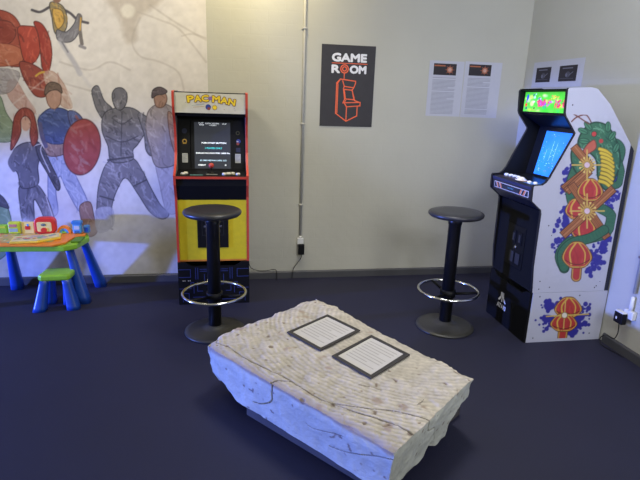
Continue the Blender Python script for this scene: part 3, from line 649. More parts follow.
s.text('1UP', 0.055, 0.308, 0.030, 0.0085, M_sw, 3); s.text('00', 0.058, 0.296, 0.032, 0.0085, M_sw, 3)
s.text('HIGH SCORE', 0.100, 0.306, 0.092, 0.0085, M_sw, 3); s.text('10000', 0.128, 0.294, 0.045, 0.0085, M_sw, 3); s.text('2UP', 0.213, 0.304, 0.030, 0.0085, M_sw, 3)
s.text('PUSH START BUTTON', 0.073, 0.172, 0.165, 0.0095, M_sw, 3, bold=0.0006)
s.text('1 PLAYER ONLY', 0.096, 0.136, 0.115, 0.0105, M_sc, 3, bold=0.0006)
s.text('BONUS PAC-MAN FOR 10000 Pts', 0.034, 0.102, 0.228, 0.0095, M_sw, 3, bold=0.0005)
s.text('\u00a9 1980 MIDWAY MFG. CO.', 0.06, 0.052, 0.182, 0.0095, mat('screen_pale', 'b8d8ec', 0.4, emit=0.8), 3, bold=0.0005)
s.text('CREDIT', 0.047, 0.020, 0.052, 0.0095, M_sw, 3, bold=0.0005); s.text('0', 0.228, 0.020, 0.010, 0.0095, M_sw, 3, bold=0.0005)
o = m.build('screen', t); o['label'] = 'dark screen with white and turquoise game text'
m = MB(); m.prism([(-0.408, 1.322), (-0.402, 1.450), (-0.392, 1.450), (-0.398, 1.322)], 'x', ix0, ix1, M_cream)
mv = Vector((0, 0.006, 0.128)).normalized(); s = Sheet(m, (ix0, -0.408, 1.322), (1, 0, 0), mv)
purp = mat('print_violet', '8a6aa8'); olive = mat('letter_outline', '7a4a1c')
letters = [('P', 0.086, 0.068, 0.040, 0.12), ('A', 0.131, 0.071, 0.042, 0.10), ('C', 0.177, 0.075, 0.042, 0.05), ('-', 0.224, 0.092, 0.016, 0.0), ('M', 0.245, 0.074, 0.046, -0.04), ('A', 0.297, 0.068, 0.044, -0.10), ('N', 0.347, 0.060, 0.042, -0.16)]
for ch, x, y, w_, r in letters:
    h_ = 0.038 if ch != '-' else 0.008
    s.text(ch, x, y, w_, h_, olive if ch != '-' else purp, 2, rot=r, bold=0.0068)
    s.text(ch, x, y, w_, h_, M_yeld if ch != '-' else purp, 3, rot=r, bold=0.0026)
# plain coloured spots and speed lines under the lettering
s.disc(0.216, 0.040, 0.018, pr_b, 2); s.disc(0.220, 0.030, 0.010, pr_r, 3); s.disc(0.258, 0.038, 0.016, olive, 2); s.disc(0.258, 0.038, 0.014, M_yeld, 3)
s.line([(0.11, 0.047), (0.19, 0.056)], 0.0025, mat('print_sage', '9aa88a'), 1); s.line([(0.12, 0.037), (0.19, 0.043)], 0.0025, gold, 1); s.line([(0.14, 0.055), (0.19, 0.061)], 0.002, purp, 1)
rr = random.Random(5)
for k in range(14): s.disc(0.06+rr.random()*0.34, 0.02+rr.random()*0.1, 0.0025, rr.choice([purp, mat('print_sage', '9aa88a'), gold]), 1, 8)
o = m.build('marquee', t); o['label'] = 'cream marquee with yellow PAC-MAN lettering'
m = MB(); m.prism([(-0.402, 1.450), (-0.402, 1.456), (-0.16, 1.456), (-0.055, 1.397), (-0.055, 0.32), (-0.065, 0.32), (-0.065, 1.39), (-0.16, 1.45)], 'x', ix0, ix1, M_black); m.build('back_panel', t)
m = MB(); m.prism([(-0.398, 1.300), (-0.408, 1.321), (-0.27, 1.321), (-0.27, 1.312)], 'x', ix0, ix1, M_blackm); m.build('speaker_panel', t)

# ================================================================== WHITE ARCADE CABINET ON ITS RISER (faces left)
CY0, CY1 = -1.312, -0.812
t = thing('cabinet_riser', 'white-sided cabinet riser with a black front reading ATARI', 'riser', (2.05, -1.062, 0))
m = MB(); fr = [(CY0+0.002, 0), (CY1-0.002, 0), (CY1-0.002, 0.335), (CY1-0.05, 0.333), (CY1-0.085, 0.305), (CY0+0.095, 0.300), (CY0+0.055, 0.326), (CY0+0.002, 0.335)]
m.prism(fr, 'x', 1.782, 1.797, M_black)
s = Sheet(m, (1.782, CY1, 0), (0, -1, 0), (0, 0, 1))
# three-stroke emblem
cx, b = 0.192, 0.150
s.rect(cx-0.006, b, cx+0.006, b+0.068, M_white, 1)
for sg in (-1, 1): s.poly([(cx+sg*0.009, b+0.068), (cx+sg*0.017, b+0.068), (cx+sg*0.022, b+0.035), (cx+sg*0.048, b+0.008), (cx+sg*0.048, b), (cx+sg*0.022, b+0.008), (cx+sg*0.011, b+0.032)][::1], M_white, 1)
s.text('ATARI', cx-0.054, b-0.045, 0.108, 0.030, M_white, 1, bold=0.0012)
o = m.build('front_panel', t); o['label'] = 'black front panel with white ATARI lettering'
for (ya, yb) in ((CY0, CY0+0.016), (CY1-0.016, CY1)):
    m = MB(); m.box((1.798, ya, 0), (2.311, yb, 0.334), M_sidew, 0.0015); o = m.build('side_panel', t); o['label'] = 'white side panel with a red and blue blossom print'
riser_thing = t
m = MB(); m.box((2.295, CY0+0.016, 0), (2.31, CY1-0.016, 0.30), M_black); m.build('back_panel', t)

t = thing('arcade_cabinet', 'white-sided arcade cabinet with lit green marquee and blue screen in the corner', 'arcade cabinet', (2.05, -1.062, 0.336))
sp = [(1.788, 0.336), (1.772, 0.50), (1.768, 0.83), (1.762, 0.853), (1.697, 0.905), (1.694, 0.990), (1.700, 1.000), (1.752, 1.003), (1.772, 1.018), (1.790, 1.045), (1.900, 1.285), (1.903, 1.298), (1.830, 1.388), (1.823, 1.405), (1.815, 1.528), (1.824, 1.540), (1.96, 1.548), (2.00, 1.540), (2.095, 1.458), (2.285, 1.225), (2.30, 1.205), (2.308, 0.336)]
for (ya, yb) in ((CY0, CY0+0.017), (CY1-0.017, CY1)):
    m = MB(); m.prism(sp, 'y', ya, yb, M_sidew if ya == CY0 else M_black, side=M_tmold)
    if ya == CY0:   # dark rear strip and small screw heads on the side facing the room
        s = Sheet(m, (0, CY0, 0), (1, 0, 0), (0, 0, 1))
        s.poly([(2.281, 0.337), (2.308, 0.337), (2.300, 1.205), (2.285, 1.225), (2.272, 1.238)], M_tmold, 1)
        s.line([(x, z) for x, z in sp[:12]]+[(1.903, 1.298)]+[(x, z) for x, z in sp[12:15]], 0.007, M_tmold, 1)
        for x, z in ((1.86, 1.45), (1.95, 1.39), (1.83, 0.76), (1.86, 0.70), (1.90, 0.37), (1.83, 0.41), (1.83, 0.36), (2.24, 0.40), (2.22, 0.37), (2.25, 0.47), (2.21, 0.36), (2.1, 1.36), (1.93, 1.2)):
            s.disc(x, z, 0.0045, mat('screw_grey', '4c4c58'), 1, 10)
    else:
        m2 = 0
    o = m.build('side_panel', t); o['label'] = 'white side panel with black edge trim' if ya == CY0 else 'black side panel'
yi0, yi1 = CY0+0.017, CY1-0.017
m = MB(); m.box((1.788, yi0, 0.337), (1.800, yi1, 0.84), M_blackm); m.build('lower_front_panel', t)
cd = MB(); cd.box((1.783, -1.165, 0.43), (1.7878, -0.96, 0.70), M_black, 0.001)
for y in (-1.115, -1.045):
    cd.box((1.778, y-0.022, 0.585), (1.783, y+0.022, 0.665), M_black, 0.002); cd.box((1.776, y-0.012, 0.60), (1.778, y+0.012, 0.65), M_grey, 0.0008); cd.box((1.778, y-0.025, 0.455), (1.783, y+0.025, 0.53), M_grey, 0.002)
cdo = cd.build('coin_door', t)
m = MB(); m.lathe([(0, 0), (0.010, 0), (0.010, 0.005), (0.004, 0.007), (0, 0.007)], M_chrome, 18, M=Matrix.Translation((1.783, -1.075, 0.56)) @ Matrix.Rotation(-PI/2, 4, 'Y')); o = m.build('lock', cdo); o['label'] = 'chrome lock'
m = MB(); m.prism([(1.800, 0.84), (1.770, 0.85), (1.704, 0.905), (1.700, 0.985), (1.712, 0.99), (1.76, 0.99), (1.81, 0.99), (1.81, 0.84)], 'y', yi0, yi1, mat('deck_navy_black', '1a1c28', 0.4))
M_nv = mat('deck_navy', '262b4e'); M_or = mat('deck_orange', 'd9855a'); M_wt = mat('deck_white', 'd9d6d6')
s = Sheet(m, (1.7035, yi1, 0.907), (0, -1, 0), Vector((-0.004, 0, 0.08)).normalized()); W = yi1-yi0
s.rect(0, 0.060, W, 0.078, M_nv, 1); s.rect(0.03, 0.010, W-0.03, 0.050, M_wt, 1); s.rect(0.036, 0.014, W-0.036, 0.046, mat('deck_deep', '20222c'), 2)
s.rect(W/2-0.11, 0.018, W/2+0.09, 0.042, mat('deck_slate', '2c3038'), 3); s.text('CENTIPEDE', W/2-0.035, 0.026, 0.07, 0.010, mat('deck_aqua', '58a0b8'), 4)
for c0, sg in ((0.075, 1), (0.115, 1), (W-0.075, -1), (W-0.115, -1)):
    s.poly([(c0-0.018*sg, 0.047), (c0-0.002*sg, 0.047), (c0+0.018*sg, 0.013), (c0+0.002*sg, 0.013)], M_or, 4); s.poly([(c0-0.024*sg, 0.047), (c0-0.019*sg, 0.047), (c0+0.001*sg, 0.013), (c0-0.004*sg, 0.013)], M_wt, 4)
o = m.build('control_deck', t)
m = MB(); s = Sheet(m, (1.712, yi1, 0.9905), (0, -1, 0), (1, 0, 0))
s.rect(0.01, 0.0, W-0.01, 0.012, M_nv, 1); s.rect(0.015, 0.022, 0.28, 0.027, mat('deck_rust', '7c4a38'), 1); s.rect(0.30, 0.02, 0.40, 0.09, mat('deck_shine', '5d8fc8'), 1); s.disc(0.27, 0.05, 0.042, mat('deck_ochre', 'a9783c'), 2, ry=0.03)
s.disc(0.42, 0.06, 0.02, mat('deck_green', '3f7a4a'), 2); m.build('deck_print', t)
for y, x, r in ((-0.865, 1.775, 0.015), (-0.905, 1.785, 0.015), (-0.945, 1.790, 0.015), (-0.985, 1.790, 0.014), (-1.185, 1.745, 0.013), (-1.225, 1.76, 0.013)):
    m = MB(); m.lathe([(0, -0.001), (r, -0.001), (r, 0.008), (r*0.7, 0.013), (0, 0.015)], M_white, 20, (x, y, 0.992)); o = m.build('push_button', t); o['label'] = 'white push button'
m = MB(); m.lathe([(0.036, 0), (0.034, 0.003), (0.026, 0.004), (0.022, 0.013), (0.012, 0.019), (0, 0.021)], mat('trackball_ivory', 'ece4d6', 0.15), 28, (1.765, -1.06, 0.9915)); o = m.build('trackball', t); o['label'] = 'ivory trackball'
# screen bay
m = MB(); m.prism([(1.81, 0.99), (1.93, 1.0), (1.99, 1.31), (1.86, 1.388), (1.86, 1.395), (2.01, 1.395), (2.01, 0.985), (1.81, 0.98)], 'y', yi0, yi1, mat('bay_black', '15171d', 0.35)); m.build('screen_surround', t)
sv = (Vector((1.985, 0, 1.293))-Vector((1.933, 0, 1.02))).normalized()
m = MB(); s = Sheet(m, (1.9318, -0.925, 1.014), (0, -1, 0), sv)
M_sb = mat('screen_blue', '2f86ea', 0.3, var=0.12, scale=14, emit=0.8); M_sl = mat('screen_light', '9fd4ff', 0.3, emit=0.9); M_sm = mat('screen_magenta', '8f8cf0', 0.3, emit=0.8)
q = [(0, 0), (0.30, 0), (0.30, 0.278), (0, 0.278)]
A = [m.bm.verts.new(s.P(x, y, 0)+s.n*0.003) for x, y in q]; B = [m.bm.verts.new(s.P(x, y, 0)+s.n*0.0005) for x, y in q]
m.face(A, M_sb); m.face(B[::-1], M_black)
for i in range(4): m.face([A[i], A[(i+1) % 4], B[(i+1) % 4], B[i]], M_black)
s.o = s.o+s.n*0.003; rr = random.Random(11)
for k in range(70):
    x = 0.012+rr.random()*0.27; y = 0.02+rr.random()*0.245; s.rect(x, y, x+rr.choice([0.003, 0.006, 0.012]), y+0.003, rr.choice([M_sl, M_sl, M_sm]), 1)
for x in (0.06, 0.11, 0.15): s.line([(x, 0.10), (x+0.004, 0.10+rr.uniform(.06, .12))], 0.0022, M_sl, 1)
o = m.build('screen', t); o['label'] = 'glowing blue screen'
# marquee, lit from inside
m = MB(); m.prism([(1.846, 1.392), (1.850, 1.526), (1.826, 1.530), (1.826, 1.536), (1.96, 1.540), (1.96, 1.392)], 'y', yi0, yi1, M_black); o = m.build('marquee_box', t)
def paint_marquee(p):
    P = Paint(p*1000, '4fd23c'); q = P.q
    P.c += ((fbm(q, 60, 5)-0.5)*0.35)[:, None]*np.array([0.7, 0.3, 0.4])
    rr = random.Random(3)
    for k in range(26): P.oval(rr.uniform(10, 400), rr.uniform(8, 100), rr.uniform(8, 26), rr.uniform(6, 14), rr.choice(['a8e83c', 'e2ee4a', 'd8f2c0', '5cd858', 'f0f07a', '38c05a']), 8, 0.7)
    P.oval(34, 86, 11, 19, '2030d8', 3); P.oval(28, 60, 8, 8, 'b050c0', 4, .8); P.oval(26, 40, 13, 10, 'f05030', 4); P.oval(32, 20, 10, 7, '30407a', 4)
    for k in range(9): P.oval(90+rr.uniform(0, 90), 78+rr.uniform(0, 30), 6, 5, rr.choice(['2a6ad0', '3050a0', 'b8e0f0', '203a60']), 3)
    for k in range(80):
        x = 150+rr.uniform(0, 300)
        if 290 < x < 330 or 385 < x < 405: continue
        P.oval(x, 52+rr.uniform(-20, 20), rr.uniform(5, 11), rr.uniform(4, 8), rr.choice(['e03868', 'd83a88', 'f05a50', 'c83058', 'b850c8']), 3)
    P.oval(215, 52, 24, 14, 'd8408a', 5, 0.8); P.oval(228, 30, 22, 10, '30b878', 5, 0.8); P.oval(232, 46, 8, 6, '6a60e8', 3)
    P.oval(90, 50, 22, 18, 'f2f2a0', 9, 0.8); P.oval(120, 22, 9, 6, '3a2a40', 3); P.oval(108, 60, 12, 5, 'f8f8e8', 4)
    for k in range(8): P.oval(300+rr.uniform(-20, 60), 85+rr.uniform(-10, 12), 5, 4, rr.choice(['f06040', 'f0a040']), 3)
    for x in (330, 352, 372): P.oval(x, 40, 6, 16, 'e84058', 3, 0.8)
    return P.c
mdir = np.array([0.003, 0, 0.128]); mdir /= np.linalg.norm(mdir)
o = painted_sheet('marquee', (1.8455, yi1-0.012, 1.403), (0, -1, 0), tuple(mdir), yi1-yi0-0.024, 0.118, 0.0035, paint_marquee, painted_mat('lit_marquee_print', 0.4, emit=0.75), parent=t, thick=0.0012); o['label'] = 'glowing green marquee with red and yellow shapes'
m = MB(); m.prism([(1.96, 1.540), (2.095, 1.445), (2.285, 1.21), (2.285, 0.34), (2.27, 0.34), (2.27, 1.2), (2.08, 1.43), (1.96, 1.535)], 'y', yi0, yi1, M_black); m.build('back_panel', t)

# side print: a plain garden of vines, red blossoms and crossed planks
Hs = homog([(1.777, .342), (2.309, .335), (2.279, 1.224), (1.816, 1.40)], [(530.3, 292.1), (607.8, 290.6), (631.4, 147.5), (564, 114)])
def splatter(P, pts, n, spread, rr, col='33308c'):
    for k in range(n):
        x, y = rr.choice(pts); P.oval(x+rr.gauss(0, spread), y+rr.gauss(0, spread), *([rr.uniform(0.8, 2.6)]*2), col, 0.5)
def blossom(P, x, y, rx, ry, stem=None):
    def dome(g): return [(x-rx-g, y+ry*0.35), (x-rx*0.9-g, y-ry*0.25), (x-rx*0.5, y-ry*0.85-g), (x, y-ry-g), (x+rx*0.5, y-ry*0.85-g), (x+rx*0.9+g, y-ry*0.25), (x+rx+g, y+ry*0.35), (x+rx*0.6, y+ry*0.85+g), (x, y+ry*0.95+g), (x-rx*0.6, y+ry*0.85+g)]
    if stem:
        for w_, c_ in ((10.5, '5e2c1c'), (9.2, 'b8964a'), (6.6, 'b03a36')): P.stroke([(x, y+ry-3), (x-1, y+ry+stem*.8)], w_, c_, 0.5)
    P.blob(dome(2.0), '5e2c1c', 0.6); P.blob(dome(1.3), 'c4a048', 0.6); P.blob(dome(0), 'b03a36', 0.6)
    P.hatch(dome(0), ['9a2e30', 'c85248', 'a83438'], 16, ry, 1.0, 1.5, 0.3, 0.7, seed=int(x))
    P.stroke([(x-rx*.1, y-ry), (x-rx*.55, y-ry*.2), (x-rx*.45, y+ry*.8)], 1.7, 'cfa848', 0.5); P.stroke([(x+rx*.15, y-ry), (x+rx*.6, y-ry*.2), (x+rx*.55, y+ry*.7)], 1.3, 'cfa848', 0.5)
    P.stroke([(x-rx*.95, y+ry*.4), (x-rx*.3, y+ry*.75), (x+rx*.3, y+ry*.75), (x+rx*.95, y+ry*.4)], 0.8, '5e2c1c', 0.5)
def star(P, x, y, r):
    for k in range(16):
        a = k*PI/8; L = r if k % 4 == 0 else r*0.55; P.stroke([(x, y), (x+L*math.cos(a), y+L*math.sin(a))], 1.1 if k % 4 else 1.5, 'c9ab58', 0.5)
        if k % 2: P.oval(x+r*0.5*math.cos(a), y+r*0.5*math.sin(a), 1.1, 1.1, 'd8c070', 0.4)
    P.oval(x, y, 3.6, 3.6, '9c8040', 0.5); P.oval(x, y, 2.8, 2.8, 'd8bcc8', 0.5)
def plank(P, a, b):
    a, b = np.array(a, float), np.array(b, float); d = (b-a)/np.hypot(*(b-a)); n = np.array([-d[1], d[0]])
    def R(w_, e): return [a-d*e+n*w_, b+d*e+n*w_, b+d*e-n*w_, a-d*e-n*w_]
    P.blob(R(4.3, 2.6), '4e2a18', 0.5, smooth=False); P.blob(R(3.6, 1.9), 'a0673e', 0.5, smooth=False)
    for k in (-2.2, -0.8, 0.8, 2.2): P.stroke([a+n*k-d*1.5, b+n*k+d*1.5], 0.6, random.choice(['774222', '8a5230', 'b98056']), 0.4)
def paint_side(p):
    world = p+np.array([1.86, 0.40]); q = happly(Hs, world); P = Paint(q, 'b6b7c4'); rr = random.Random(21)
    splatter(P, [(568, 178), (566, 188), (570, 170), (612, 180), (614, 195), (608, 205), (566, 212), (562, 225), (570, 230), (604, 250), (598, 262), (592, 255), (606, 238), (590, 268), (564, 240), (558, 246), (580, 222)], 300, 3.4, rr)
    for x, y in ((612, 192), (566, 222), (603, 246), (597, 260), (568, 182)): P.oval(x, y, 3.5, 6, '33308c', 1)
    # thick green vine
    g, gd = '3a6a4e', '1f3f30'
    def vine(pts, w_):
        P.stroke(pts, w_+1.6, gd, 0.6); P.stroke(pts, w_, g, 0.6)
        C = Paint.curve(pts, 10, False)
        for i in range(0, len(C)-1, 2): 
            d = C[i+1]-C[i]; n = np.array([-d[1], d[0]])/max(np.hypot(*d), 1e-6); P.stroke([C[i]-n*w_*.38, C[i]+n*w_*.38], 0.6, '2f5c45', 0.5, 0.7)
    vine([(576, 168), (570, 186), (573, 205), (584, 214)], 8)
    vine([(600, 208), (611, 216), (606, 232), (590, 238), (570, 242), (560, 255), (564, 268)], 9)
    vine([(612, 176), (618, 165), (622, 150), (616, 142), (606, 146)], 5.5); vine([(606, 152), (616, 158), (621, 172), (618, 184), (608, 186)], 6)
    P.blob([(578, 144), (582, 132), (592, 123), (604, 124), (612, 132), (618, 146), (620, 162), (615, 178), (606, 190), (598, 178), (596, 160), (586, 150)], g, 0.8, outline=gd)
    P.blob([(572, 150), (582, 152), (590, 160), (586, 172), (578, 174), (572, 164)], g, 0.8, outline=gd)
    top = [(578, 144), (582, 132), (592, 123), (604, 124), (612, 132), (618, 146), (620, 162), (615, 178), (606, 190), (598, 178), (596, 160), (586, 150)]
    P.hatch(top, ['1f4434', '2b5a42', '5f9470', '76a884'], 90, 5, 1.1, 0.9, 0.9, 0.85, seed=5, soft=0.5)
    P.hatch([(572, 150), (582, 152), (590, 160), (586, 172), (578, 174), (572, 164)], ['1f4434', '5f9470'], 16, 4, 1.0, 0.9, 0.9, 0.8, seed=6, soft=0.5)
    for lx, ly, la in ((583, 131, .4), (588, 126, .9), (612, 136, 2.2), (616, 148, 2.0), (584, 141, 0.1), (608, 127, 1.6)):
        P.oval(lx, ly, 5.5, 3.0, gd, 0.5, 1, la); P.oval(lx, ly, 4.7, 2.3, '4a8260', 0.5, 1, la); P.stroke([(lx-4*math.cos(la), ly-4*math.sin(la)), (lx+4*math.cos(la), ly+4*math.sin(la))], 0.6, gd, 0.4)
    # loose tendrils on top, plain berries
    P.stroke([(589, 124), (580, 118), (572, 112), (571, 103)], 1.3, '6a3a30', 0.5); P.stroke([(591, 122), (586, 115), (577, 117), (571, 122)], 1.3, '6a3a30', 0.5)
    P.oval(594, 134, 3.0, 3.0, gd, 0.6); P.oval(594, 134, 2.4, 2.4, 'b84440', 0.6); P.oval(601, 141, 2.2, 2.2, 'b84440', 0.6); P.blob([(586, 146), (594, 140), (596, 148), (588, 154), (580, 158)], 'b8604c', 0.8, outline='6a3a30', ow=.4)
    # yellow banana-shaped leaves
    for k in range(9):
        y = 152+k*4.0; x = 604-abs(k-4)*-0.4+math.sin(k*.4)*4
        P.stroke([(x-6, y-3), (x, y-1), (x+5, y+3)], 4.0, '7a6420', 0.5); P.stroke([(x-6, y-3), (x, y-1), (x+5, y+3)], 2.8, 'd2b83e', 0.5)
    blossom(P, 590, 192, 12, 11); blossom(P, 576, 209, 9, 9); blossom(P, 586, 229, 13, 11)
    plank(P, (575, 148), (590, 166)); plank(P, (565, 188), (590, 168))
    plank(P, (568, 190), (588, 172)); plank(P, (612, 190), (564, 234)); plank(P, (572, 186), (606, 236))
    blossom(P, 590, 190, 11, 10)
    vine([(604, 230), (590, 238), (572, 243), (562, 254), (564, 267)], 8.5)
    star(P, 587, 165, 15); star(P, 587, 211, 17)
    blossom(P, 577, 255, 13, 12, 12)
    P.c += ((fbm(q, 3, 4, 2)-0.5)*0.03)[:, None]
    return P.c
o = painted_sheet('side_print', (1.86, CY0-0.0012, 0.40), (1, 0, 0), (0, 0, 1), 0.41, 1.0, 0.0032, paint_side, painted_mat('side_print_ink', 0.42), parent=t, thick=0.0,
    inside=lambda p: ((p[:, 0]+1.86) < 2.270) & ((p[:, 1]+0.4) < 1.235+(2.272-(p[:, 0]+1.86))*1.15) & ((p[:, 1]+0.40) < 1.46) & (p[:, 0]+1.86 > 1.915-np.abs(p[:, 1]+0.4-1.298)*np.where(p[:, 1]+0.4 > 1.298, 0.81, 0.458)))
o['label'] = 'side print of green vines, red blossoms and crossed brown planks'
Hr = homog([(1.787, 0.0), (1.777, .335), (2.309, .335), (2.311, 0.0)], [(523.8, 343.2), (530.3, 292.6), (607.8, 290.6), (602.5, 339.5)])
def paint_riser(p):
    world = p+np.array([1.83, 0.05]); q = happly(Hr, world); P = Paint(q, 'b6b7c4'); rr = random.Random(4)
    splatter(P, [(547, 305), (542, 315), (552, 320), (546, 326), (580, 312), (584, 322), (574, 332), (580, 330), (560, 302), (585, 308)], 90, 3.2, rr)
    for x, y in ((550, 305), (548, 318), (580, 317), (574, 332)): P.oval(x, y, 6, 4, '33308c', 1)
    blossom(P, 569, 307, 12, 9); blossom(P, 565, 322, 12, 8, 9)
    P.stroke([(547, 315.5), (590, 313.5)], 1.4, 'c9ab58', 0.5); P.stroke([(566, 300), (565, 328)], 1.2, 'c9ab58', 0.5); P.oval(565.5, 314.5, 3.4, 3.4, '8c7440', .5); P.oval(565.5, 314.5, 2.6, 2.6, 'e0d8c8', 0.5)
    for x, y in ((540, 296), (580, 295), (590, 305), (533, 338), (592, 333), (535, 305)): P.oval(x, y, 0.7, 0.7, '4c4c58', 0.4)
    return P.c
painted_sheet('side_print', (1.83, CY0-0.0012, 0.02), (1, 0, 0), (0, 0, 1), 0.43, 0.30, 0.0032, lambda p: paint_riser(p+np.array([0, -0.03])), painted_mat('riser_print_ink', 0.42), parent=riser_thing, thick=0.0)['label'] = 'red blossom print on blue splashes'

# ================================================================== BAR STOOLS
def bar_stool(x, y, label):
    t = thing('bar_stool', label, 'stool', (x, y, 0), 'black bar stools in front of the arcade cabinets')
    m = MB(); m.lathe([(0, 0), (0.186, 0), (0.190, 0.004), (0.188, 0.011), (0.16, 0.017), (0.09, 0.026), (0.055, 0.036), (0.046, 0.045), (0, 0.045)], mat('stool_base_black', '35342f', 0.42, var=0.1, scale=9), 64, (x, y, 0)); m.build('base', t)
    m = MB(); m.lathe([(0, 0.040), (0.040, 0.040), (0.040, 0.70), (0.044, 0.705), (0.044, 0.755), (0, 0.755)], mat('stool_column_black', '141416', 0.3), 36, (x, y, 0)); m.build('column', t)
    m = MB(); m.lathe([(0, 0.745), (0.125, 0.748), (0.160, 0.753), (0.170, 0.762), (0.173, 0.772), (0.168, 0.781), (0.156, 0.786), (0.10, 0.788), (0, 0.787)], mat('stool_seat_grey', '2c2c30', 0.36, var=0.05, scale=6), 64, (x, y, 0)); m.build('seat', t)
    m = MB(); m.tube([(x+0.192*math.cos(a), y+0.192*math.sin(a), 0.258) for a in np.linspace(0, 2*PI, 65)[:-1]], 0.0088, M_chrome, 12, closed=True); o = m.build('foot_ring', t); o['label'] = 'chrome foot ring'
    for a in (math.radians(-20), math.radians(100), math.radians(220)):
        m = MB(); m.tube([(x+0.036*math.cos(a), y+0.036*math.sin(a), 0.235), (x+0.187*math.cos(a), y+0.187*math.sin(a), 0.256)], 0.009, M_black, 10); m.build('ring_arm', t)
    m = MB(); m.lathe([(0.041, 0.215), (0.050, 0.217), (0.050, 0.262), (0.041, 0.264)], M_black, 32, (x, y, 0)); m.build('collar', t)
bar_stool(-0.128, -0.945, 'black round bar stool in front of the yellow arcade cabinet')
bar_stool(1.376, -1.025, 'black round bar stool beside the white arcade cabinet')

